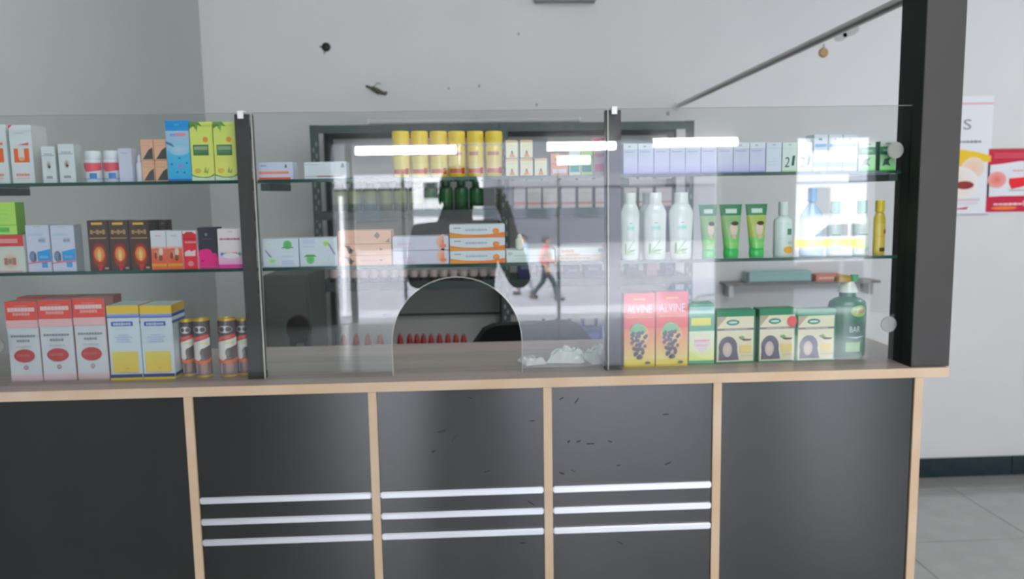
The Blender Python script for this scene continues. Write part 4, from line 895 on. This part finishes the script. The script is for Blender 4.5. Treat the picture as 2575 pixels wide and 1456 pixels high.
for i in range(17):
    px = 838+i*25.2
    R = 11/1992*3.55; H = at(px, 679, 3.55)[1]-lv_z[2]
    if abs(px-1262) < 16: continue
    t = empty('small_jar', (at(px, 700, 3.55)[0], 1.95+R, lv_z[2]), 'small dark jar with pale lid on the rack, %s from the left' % dk[i], 'jar', 'small jars on the middle rack shelf')
    obj('glass', lathe([(R, 0, K(50, 45, 48)), (R, H*.35)], 14), m_printg, t, True); obj('lid', lathe([(R*.96, H*.35, K(165, 150, 150)), (R*.96, H*.95), (R*.85, H)], 14), m_print, t, True)
for i, (px, wd, yt, c) in enumerate(((1320, 34, 655, K(35, 40, 75)), (1362, 22, 660, K(60, 60, 70)), (1440, 40, 668, K(30, 35, 60)), (1492, 46, 662, K(35, 38, 62)), (1592, 30, 650, K(28, 60, 58)), (1640, 26, 662, K(120, 100, 100)), (1682, 24, 655, K(35, 40, 80)))):
    nm = ['dark blue carton right of the rack centre post', 'slim grey carton beside the dark blue one', 'low navy carton left of the wide navy one', 'wide navy carton near the right post', 'dark teal carton behind the right glass pane', 'brownish carton right of the dark teal one', 'navy carton at the right end of the middle rack shelf'][i]
    carton('medicine_carton', nm, px-wd/2, px+wd/2, yt, 700, lv_z[2], lambda a: a.bars(.5, .6, .6, .2, K(110, 110, 130), 3), c, d=3.56, depth=.10, gap=.003)
n = 0
for px in list(range(866, 985, 30)) + [1007, 1031, 1049, 1066, 1085, 1106, 1127, 1147, 1167]:
    rack_bottle('capped_bottle', 'red pointed cap seen over the counter edge, %s from the left' % dk[n], px, 19, 841, 900, lv_z[3], K(165, 160, 155), K(125, 35, 36), K(190, 185, 180), 'bottles with red pointed caps', cone=True); n += 1
for i in range(5):
    a = 1326+i*47; m_ = K(120, 140, 190) if i % 2 == 0 else K(50, 62, 110)
    def f(A, i=i): A.rect(.08, .5, .92, .9, K(185, 200, 230) if i % 2 == 0 else K(75, 85, 150)); A.bars(.5, .3, .7, .1, K(60, 70, 120), 4)
    carton('plastic_pack', 'blue and white pack on the low rack shelf, %s from the left' % dk[i], a, a+44, 826 if i % 2 else 820, 855, lv_z[3], f, m_, d=3.56, depth=.10, group='blue packs on the low rack shelf')
for i in range(5):
    px = 1368+i*33
    rack_bottle('capped_bottle', 'small blue capped bottle behind the packs, %s from the left' % dk[i], px, 14, 802, 850, lv_z[3], K(90, 100, 120), K(45, 75, 120), K(150, 155, 165), 'blue capped bottles', d=3.70)
# wall ledge at the right with a teal box
x0 = at(1826, 712, 3.77)[0]; x1 = at(2215, 700, 3.77)[0]; zl = at(1900, 712, 3.77)[1]
t = empty('wall_ledge', ((x0+x1)/2, YW, zl), 'narrow grey ledge on the back wall seen through the right pane', 'shelf')
obj('board', box_bm(-(x1-x0)/2, (x1-x0)/2, -.115, 0, -.012, 0), mat('ledge_grey', (.22, .21, .20), .5), t)
for s in (-.35, .35): obj('bracket', box_bm(s-.01, s+.01, -.09, 0, -.07, -.012), m_steel, t)
def a_teal(a): a.rect(0, .1, .04, 1, K(70, 85, 90)); a.rect(.04, .72, 1, .80, K(130, 150, 150)); a.rect(0, 0, 1, .12, K(85, 105, 105))
carton('long_box', 'long pale teal box lying on the wall ledge', 1878, 2040, 683, 706, zl+.0004, a_teal, K(130, 160, 158), d=3.78, depth=.07)
carton('long_box', 'low reddish box on the right end of the wall ledge', 2052, 2120, 690, 702, zl+.0004, lambda a: a.bars(.5, .5, .8, .3, K(205, 190, 180), 5), K(175, 110, 95), d=3.78, depth=.07)

# low dark cabinet in the corner left of the rack
xa, zc_ = at(657, 694, 3.08); xb, _ = at(772, 700, 3.08)
t = empty('storage_cabinet', ((xa+xb)/2, 1.50, 0), 'low dark grey-green cabinet left of the rack, behind the hatch pane', 'cabinet'); cw = (xb-xa)/2
m_cab = mat('dark_grey_green_paint', (.11, .125, .115), .5)
obj('body', box_bm(-cw, cw, 0, .34, .0, zc_, bevel=.003), m_cab, t)
for z0_, z1_ in ((.04, zc_*.5), (zc_*.5+.01, zc_-.02)):
    dd = obj('door', box_bm(-cw+.008, cw-.008, -.016, -.001, z0_, z1_, bevel=.002), m_cab, t)
    obj('knob', tube(bmesh.new(), (cw-.04, -.016, (z0_+z1_)/2), (cw-.04, -.034, (z0_+z1_)/2), .010), m_steel, dd)
# chairs behind the counter
def swivel_chair(x, y, rz):
    t = empty('office_chair', (x, y, 0), 'black office chair seen through the arched hatch', 'chair', rz=rz)
    ztp = 1.085
    bm = bmesh.new(); n = 14; f0, b0 = [], []
    prof = []
    for i in range(n+1):
        u = -1+2*i/n; prof.append((u*.225, .60+.485*(1-abs(u)**7*.40)))
    low = [(.20, .62), (-.20, .62)]
    pts = prof+low
    for u, v in pts: f0.append(bm.verts.new((u, -.035-.05*(u/.225)**2*-1, v))); b0.append(bm.verts.new((u, .03+.05*(u/.225)**2, v)))
    bm.faces.new(f0); bm.faces.new(list(reversed(b0)))
    for i in range(len(pts)): bm.faces.new((f0[i], b0[i], b0[(i+1) % len(pts)], f0[(i+1) % len(pts)]))
    bmesh.ops.recalc_face_normals(bm, faces=bm.faces)
    m_f = mat('black_fabric', (.006, .007, .007), .85)
    obj('backrest', bm, m_f, t); obj('seat', box_bm(-.24, .24, -.48, -.02, .44, .52, bevel=.02), m_f, t)
    obj('back_bar', box_bm(-.03, .03, .03, .05, .42, .75), m_black, t); obj('post', tube(bmesh.new(), (0, -.22, .08), (0, -.22, .44), .025), m_steel, t)
    for s in (-1, 1): obj('armrest', bx(box_bm(s*.27-.02, s*.27+.02, -.36, -.10, .68, .71), s*.27-.015, s*.27+.015, -.25, -.21, .46, .68), m_black, t)
    for k in range(5):
        a = 2*PI*k/5; l = obj('leg', tube(bmesh.new(), (0, -.22, .09), (.28*math.cos(a), -.22+.28*math.sin(a), .06), .022, .014), m_black, t)
        o = obj('caster', tube(bmesh.new(), (.28*math.cos(a)-.012, -.22+.28*math.sin(a), .027), (.28*math.cos(a)+.012, -.22+.28*math.sin(a), .027), .026), m_black, l)
    return t
swivel_chair(at(1345, 860, 2.5)[0], .93, PI)
bpy.data.objects['office_chair'].rotation_euler.z = .12
t = empty('wooden_chair', (at(750, 830, 2.45)[0], .86, 0), 'dark brown chair with a small round back behind the counter', 'chair')
m_wd = mat('dark_brown_wood', (.022, .018, .015), .6)
zc = at(750, 828, 2.45)[1]
o = obj('round_back', lathe([(.036, -.012), (.040, 0), (.036, .012)], 24, 1, 1.15), m_wd, t, True, (0, 0, zc)); o.rotation_euler = (PI/2, 0, 0)
for s in (-1, 1):
    obj('back_post', tube(bmesh.new(), (s*.022, .005, zc-.03), (s*.022, 0, .45), .010, .012), m_wd, t)
    for yy in (-.0, -.34): obj('leg', tube(bmesh.new(), (s*.16, yy, .45), (s*.18, yy, 0), .017, .013), m_wd, t)
obj('seat', box_bm(-.19, .19, -.37, .03, .44, .47, bevel=.008), m_wd, t)

# ================================================================== CUSTOMER SIDE AND STREET (mirrored in the panes)
m_frame = mat('white_door_frame', (.78, .79, .80), .4)
ZS = -.88                        # street level
struct('ground', box_bm(-45, 60, -75, -7.8, ZS-.1, ZS), mat('asphalt', (.16, .16, .17), .85, noise=((2, 2, 2), (.20, .20, .21), .3, .7)))
bpy.data.objects['ground']['kind'] = 'structure'
st = struct('entrance_steps', box_bm(XS, XR, -8.4, -7.8, ZS, -.30), m_grout); st.name = 'stairs'
obj('stair_step', box_bm(XS, XR, -8.1, -7.8, -.30, -.006), m_grout, st)
pv = struct('pavement', box_bm(-40, 50, -14.0, -12.2, ZS, ZS+.12), mat('pale_kerb', (.26, .26, .27), .8))
for x in (-.87, .95, 2.86): struct('trim_1', box_bm(x, x+.04, YF-.12, YF-.07, 0, 2.1), m_frame)
struct('trim_2', box_bm(-1.50, -1.42, YF-.12, YF-.06, 0, 2.1), m_frame)
# tubes hung at the entrance
m_lit = mat('lit_tube', (1, 1, 1), .3, emit=((1, 1, .98), 26))
def batten(label, px0, px1, py, L=9.3, yy=None):
    x0 = (px0-1196)/1992*L; x1 = (px1-1196)/1992*L; z = EYE+(488-py)/1992*L
    t = empty('tube_light', ((x0+x1)/2, YF+.06, z), label, 'lamp', 'tube lights over the entrance')
    obj('housing', box_bm(-(x1-x0)/2-.03, (x1-x0)/2+.03, -.06, -.02, -.035, .035), m_white, t)
    obj('tube', tube(bmesh.new(), (-(x1-x0)/2, .0, 0), ((x1-x0)/2, .0, 0), .046, n=12), m_lit, t)
    for s in (-1, 1): obj('socket', box_bm(s*(x1-x0)/2-.012, s*(x1-x0)/2+.012, -.02, .03, -.03, .03), m_white, t)
batten('lit tube light over the left half of the entrance', 905, 1150, 378)
batten('lit tube light over the right half of the entrance', 1375, 1545, 374)
batten('lit tube light furthest right over the entrance', 1640, 1850, 368)
batten('short lit tube light hung lowest over the entrance', 1400, 1480, 408)
t = empty('added_pole', ((862.5-1196)/1992*14.65, -12.94, ZS+.12), 'slim white pole added on the kerb, mirrored as a thin bright line', 'pole')  # added outside to make the bright streak in the glass
obj('shaft', tube(bmesh.new(), (0, 0, 0), (0, 0, 2.26), .040), m_frame, t); obj('foot', tube(bmesh.new(), (0, 0, 0), (0, 0, .05), .10), m_steel, t)

# street front across the road
def building(label, x0, x1, y, h, col, sh, floors=3, wins=5, c2=None):
    t = empty('shop_building', ((x0+x1)/2, y, ZS), label, 'building', 'buildings across the street'); w2 = (x1-x0)/2
    obj('wall', box_bm(-w2, w2, -6, 0, 0, h), mat('facade', col, .85), t)
    mwf = mat('window_frame', tuple(v*.8 for v in col), .5)
    mw = mat('facade_window', (.05, .06, .07), .15)
    for f in range(floors):
        for k in range(wins):
            cx = -w2+(k+.5)*2*w2/wins; z0 = .9+f*3.1+(.3 if f == 0 else 0)
            if z0+1.5 > h: continue
            o = obj('window', box_bm(cx-.55, cx+.55, -.02, .03, z0, z0+1.3), mwf, t); obj('pane', box_bm(cx-.48, cx+.48, .03, .034, z0+.06, z0+1.24), mw, o)
    obj('sign_board', box_bm(-w2+.3, w2-.3, 0, .12, 2.7, 3.3), mat('sign', c2 or (.3, .3, .32), .5), t)
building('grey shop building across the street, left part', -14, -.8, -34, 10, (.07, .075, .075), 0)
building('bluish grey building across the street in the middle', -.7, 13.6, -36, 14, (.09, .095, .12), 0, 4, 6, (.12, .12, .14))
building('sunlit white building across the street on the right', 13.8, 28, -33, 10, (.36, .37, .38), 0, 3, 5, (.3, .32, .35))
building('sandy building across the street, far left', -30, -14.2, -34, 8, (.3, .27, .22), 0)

def vehicle(name, label, cat, x, y, rz, prof, gl, wid, col, wheels, band=None):
    """prof: side outline (x, z); gl: list of window quads"""
    t = empty(name, (x, y, ZS), label, cat, rz=rz)
    bm = bmesh.new(); A = [bm.verts.new((u, -wid/2, v)) for u, v in prof]; B = [bm.verts.new((u, wid/2, v)) for u, v in prof]
    bm.faces.new(A); bm.faces.new(list(reversed(B))); n = len(prof)
    for i in range(n): bm.faces.new((A[i], B[i], B[(i+1) % n], A[(i+1) % n]))
    bmesh.ops.recalc_face_normals(bm, faces=bm.faces)
    es = [e for e in bm.edges if abs(e.verts[0].co.y-e.verts[1].co.y) < .01]
    bmesh.ops.bevel(bm, geom=es, offset=.07, segments=3, affect='EDGES')
    mb = mat('car_paint', col, .25, coat=.8); obj('body', bm, mb, t, True)
    mg = mat('car_glass', (.03, .04, .05), .06)
    for q in gl:
        for s in (-1, 1):
            g = bmesh.new(); P = [g.verts.new((u, s*(wid/2+.004), v)) for u, v in q]; Q = [g.verts.new((u, s*(wid/2-.01), v)) for u, v in q]
            g.faces.new(P); g.faces.new(list(reversed(Q)))
            for i in range(len(q)): g.faces.new((P[i], Q[i], Q[(i+1) % len(q)], P[(i+1) % len(q)]))
            bmesh.ops.recalc_face_normals(g, faces=g.faces); obj('side_window', g, mg, t)
    if band:
        u0, u1, z0, z1, c = band
        for s in (-1, 1): obj('colour_band', box_bm(u0, u1, min(s*(wid/2-.01), s*(wid/2+.006)), max(s*(wid/2-.01), s*(wid/2+.006)), z0, z1), mat('band', c, .4), t)
    for u in wheels:
        for s in (-1, 1):
            o = obj('wheel', tube(bmesh.new(), (u, s*(wid/2-.18), .32), (u, s*(wid/2+.01), .32), .32, n=28), m_black, t); obj('hubcap', tube(bmesh.new(), (u, s*(wid/2+.01), .32), (u, s*(wid/2+.02), .32), .19, n=20), m_steel, o)
    return t
car_p = [(-2.1, .35), (-2.15, .75), (-1.95, .95), (-1.25, 1.02), (-.65, 1.46), (.75, 1.48), (1.45, 1.05), (2.05, .92), (2.15, .6), (2.1, .35)]
car_g = [[(-1.05, 1.02), (-.58, 1.38), (-.02, 1.39), (-.02, 1.02)], [(.04, 1.02), (.04, 1.39), (.70, 1.38), (1.20, 1.02)]]
vehicle('taxi', 'white taxi with a broad yellow band, parked across the road', 'car', 10.6, -21.3, 0, car_p, car_g, 1.7, (.85, .86, .85), (-1.35, 1.35), (-2.1, 2.12, .58, .96, (.90, .56, .01)))
vehicle('car', 'pale silver car parked nearer the shop on the right', 'car', 5.0, -9.75, .02, car_p, car_g, 1.68, (.5, .52, .55), (-1.35, 1.35))
# white kiosk on the far side, behind the customer's head
kx = lambda p: (p-1196)/1992*34.0
t = empty('kiosk', (kx(1040), -32.3, ZS), 'small white kiosk across the street with a dark window', 'kiosk')
wk = kx(1215)-kx(1040)
obj('wall', box_bm(0, wk, -1.4, 0, 0, 3.1, bevel=.02), mat('kiosk_white', (.62, .63, .62), .6), t)
o = obj('window', box_bm(.42, 1.12, 0, .03, 2.2, 2.95), m_frame, t); obj('pane', box_bm(.46, 1.08, .03, .034, 2.24, 2.91), m_black, o)
obj('counter_band', box_bm(0, wk, 0, .1, 1.55, 1.80), mat('kiosk_grey', (.12, .13, .14), .6), t)

# people: one continuous skinned body, clothing and hair as children
def skin_mesh(name, pts, edges, m, parent, root=0, sub=2):
    me = bpy.data.meshes.new(name); me.from_pydata([p[0] for p in pts], edges, []); me.materials.append(m)
    o = link(name, me, parent)
    a = o.modifiers.new('skin', 'SKIN'); a.use_smooth_shade = True
    for i, p in enumerate(pts):
        r = p[1]; r = r if isinstance(r, tuple) else (r, r)
        me.skin_vertices[0].data[i].radius = r; me.skin_vertices[0].data[i].use_root = (i == root)
    b = o.modifiers.new('sub', 'SUBSURF'); b.levels = sub; b.render_levels = sub
    return o
m_skin = mat('skin', (.30, .16, .10), .55); m_hair = mat('black_hair', (.008, .007, .006), .6)
def person(label, loc, rz, j, top, bottom, s=1.0, phone=False):
    """j: joints in metres, facing +y, origin between the feet"""
    t = empty('person', loc, label, 'person', rz=rz); t.scale = (s, s, s)
    V = lambda k: Vector(j[k])
    names = ['pelvis', 'waist', 'chest', 'neck', 'chin', 'skull', 'crown']; rad = {'pelvis': (.120, .092), 'waist': (.115, .085), 'chest': (.140, .095), 'neck': .052, 'chin': .066, 'skull': (.082, .096), 'crown': (.062, .075)}
    pts = [(V(n), rad[n]) for n in names]; ed = [(i, i+1) for i in range(6)]
    for sd in ('l', 'r'):
        b = len(pts); pts += [(V('sho_'+sd), .058), (V('elb_'+sd), .042), (V('wri_'+sd), .028), (V('palm_'+sd), (.038, .020))]; ed += [(2, b), (b, b+1), (b+1, b+2), (b+2, b+3)]
        for f in range(5):
            q = j.get('fing_'+sd)
            if not q: break
            c0 = len(pts); base, tips = q[f]; pts += [(Vector(base), .0095), (Vector(tips[0]), .0088), (Vector(tips[1]), .0078)]; ed += [(b+3, c0), (c0, c0+1), (c0+1, c0+2)]
        b = len(pts); pts += [(V('hip_'+sd), .085), (V('kne_'+sd), .056), (V('ank_'+sd), .038), (V('toe_'+sd), .033)]; ed += [(0, b), (b, b+1), (b+1, b+2), (b+2, b+3)]
    skin_mesh('body', pts, ed, m_skin, t)
    mt = mat('shirt_cloth', top, .85); mb = mat('trouser_cloth', bottom, .85)
    sp = [(V('pelvis')-Vector((0, 0, .08)), (.172, .140)), (V('waist'), (.158, .125)), (V('chest'), (.190, .140)), (V('neck')-Vector((0, 0, .015)), .066)]; se = [(0, 1), (1, 2), (2, 3)]
    for sd in ('l', 'r'):
        b = len(sp); el = V('elb_'+sd); sp += [(V('sho_'+sd), .072), (el, .054), (el.lerp(V('wri_'+sd), .82), .040)]; se += [(2, b), (b, b+1), (b+1, b+2)]
    skin_mesh('shirt', sp, se, mt, t)
    tp = [(V('pelvis')+Vector((0, 0, .09)), (.130, .105)), (V('pelvis')+Vector((0, 0, -.01)), (.140, .115))]; te = [(0, 1)]
    for sd in ('l', 'r'):
        b = len(tp); tp += [(V('hip_'+sd)-Vector((0, 0, .07)), .095), (V('kne_'+sd), .072), (V('ank_'+sd)+Vector((0, 0, .0)), .056)]; te += [(1, b), (b, b+1), (b+1, b+2)]
    skin_mesh('trousers', tp, te, mb, t, 1)
    c = V('skull')
    bm = bmesh.new(); bmesh.ops.create_uvsphere(bm, u_segments=24, v_segments=16, radius=1)
    for v in bm.verts:
        x, y, z = v.co; k = 1.0 if (z > .25 or y < .15) else .80
        v.co = c + Vector((x*.093*k, -.012+y*.108*k, .028+z*.112))
    obj('hair', bm, m_hair, t, True)
    bm = bmesh.new()
    tube(bm, c+Vector((0, .082, .015)), c+Vector((0, .112, -.022)), .008, .015, 10); obj('nose', bm, m_skin, t, True)
    for s_ in (-1, 1):
        bm = bmesh.new(); bmesh.ops.create_uvsphere(bm, u_segments=12, v_segments=8, radius=.012); o = obj('eye', bm, m_white, t, True, c+Vector((s_*.032, .082, .018)))
        bm = bmesh.new(); bmesh.ops.create_uvsphere(bm, u_segments=10, v_segments=8, radius=.02)
        for v in bm.verts: v.co = Vector((v.co.x*.45, v.co.y*.9, v.co.z*1.5))
        obj('ear', bm, m_skin, t, True, c+Vector((s_*.088, -.005, -.01)))
    obj('mouth', box_bm(c.x-.024, c.x+.024, c.y+.080, c.y+.094, c.z-.058, c.z-.047, bevel=.004), mat('lips', (.22, .07, .06), .5), t)
    for sd in ('l', 'r'):
        a = V('ank_'+sd); e = V('toe_'+sd); bm = bmesh.new(); bx(bm, a.x-.045, a.x+.045, min(a.y, e.y)-.075, max(a.y, e.y)+.055, max(0, a.z-.08), max(0, a.z-.08)+.09, bevel=.028); obj('shoe', bm, m_black, t)
    return t
# the customer with the phone (head a hand's breadth behind and left of the lens)
PX, PY = -.075, -1.95
def rel(x, y, z): return (x-PX, y-PY, z)
J = {'pelvis': rel(PX, PY-.04, .92), 'waist': rel(PX, PY-.03, 1.06), 'chest': rel(PX, PY-.02, 1.24), 'neck': rel(PX, PY, 1.38), 'chin': rel(PX, PY+.015, 1.435), 'skull': rel(PX, PY, 1.495), 'crown': rel(PX, PY-.01, 1.545),
     'sho_l': rel(PX-.185, PY-.02, 1.315), 'sho_r': rel(PX+.185, PY-.02, 1.315), 'elb_l': rel(-.27, PY+.08, 1.09), 'elb_r': rel(.20, PY+.08, 1.09),
     'wri_l': rel(-.135, -1.70, 1.395), 'wri_r': rel(.135, -1.70, 1.395), 'palm_l': rel(-.112, -1.66, 1.46), 'palm_r': rel(.112, -1.66, 1.46),
     'hip_l': rel(PX-.09, PY-.04, .88), 'hip_r': rel(PX+.09, PY-.04, .88), 'kne_l': rel(PX-.11, PY, .48), 'kne_r': rel(PX+.11, PY, .48), 'ank_l': rel(PX-.12, PY-.04, .08), 'ank_r': rel(PX+.12, PY-.04, .08), 'toe_l': rel(PX-.13, PY+.10, .04), 'toe_r': rel(PX+.13, PY+.10, .04)}
for sd, s_ in (('l', -1), ('r', 1)):
    fs = []
    for k in range(4): zz = 1.455+k*.018; fs.append((rel(s_*.108, -1.645, zz), (rel(s_*.100, -1.622, zz+.004), rel(s_*.082, -1.618, zz+.006))))
    fs.append((rel(s_*.108, -1.668, 1.447), (rel(s_*.096, -1.655, 1.452), rel(s_*.080, -1.642, 1.462))))
    J['fing_'+sd] = fs
person('person in dark clothes holding up a phone, mirrored in the middle pane', (PX, PY, 0), 0, J, (.022, .022, .026), (.02, .02, .03))
t = empty('phone', (0, -1.632, 1.488), 'black phone held up in both hands in front of the face', 'phone')
obj('casing', box_bm(-.078, .078, -.004, .004, -.038, .038, bevel=.003), m_black, t); obj('screen', box_bm(-.070, .070, -.0052, -.0041, -.034, .034), mat('phone_screen', (.2, .22, .24), .1, emit=((.7, .75, .8), .8)), t)
def walker(label, x, y, rz, top, bottom, st=1, s=1.0):
    j = {'pelvis': (0, 0, .92), 'waist': (0, .01, 1.06), 'chest': (0, .02, 1.28), 'neck': (0, .03, 1.43), 'chin': (0, .05, 1.49), 'skull': (0, .04, 1.56), 'crown': (0, .03, 1.62),
         'sho_l': (-.19, .02, 1.37), 'sho_r': (.19, .02, 1.37), 'elb_l': (-.24, -.10*st, 1.10), 'elb_r': (.24, .08*st, 1.10), 'wri_l': (-.24, .02*st, .88), 'wri_r': (.24, .22*st, .92), 'palm_l': (-.24, .04*st, .80), 'palm_r': (.24, .28*st, .86),
         'hip_l': (-.09, 0, .88), 'hip_r': (.09, 0, .88), 'kne_l': (-.09, .20*st, .50), 'kne_r': (.09, -.06*st, .48), 'ank_l': (-.09, .28*st, .09), 'ank_r': (.09, -.34*st, .12), 'toe_l': (-.09, .42*st, .05), 'toe_r': (.09, -.22*st, .04)}
    for sd in ('l', 'r'):
        px_, py_, pz_ = j['palm_'+sd]; fs = []
        for k in range(4): yy = py_-.03+k*.02; fs.append(((px_, yy, pz_-.03), ((px_*.98, yy+.004, pz_-.06), (px_*.94, yy+.012, pz_-.085+abs(k-1.5)*.006))))
        fs.append(((px_*.97, py_+.035, pz_+.0), ((px_*.93, py_+.055, pz_-.02), (px_*.90, py_+.06, pz_-.04)))); j['fing_'+sd] = fs
    return person(label, (x, y, ZS), rz, j, top, bottom, s)
walker('person in a red top and dark trousers striding along the street', 1.51, -15.8, -1.4, (.32, .03, .04), (.02, .03, .04), 1.1, .86)
walker('person in a pale blue shirt walking along the street', 1.13, -16.8, 1.5, (.25, .33, .46), (.2, .2, .24), .7, .86)
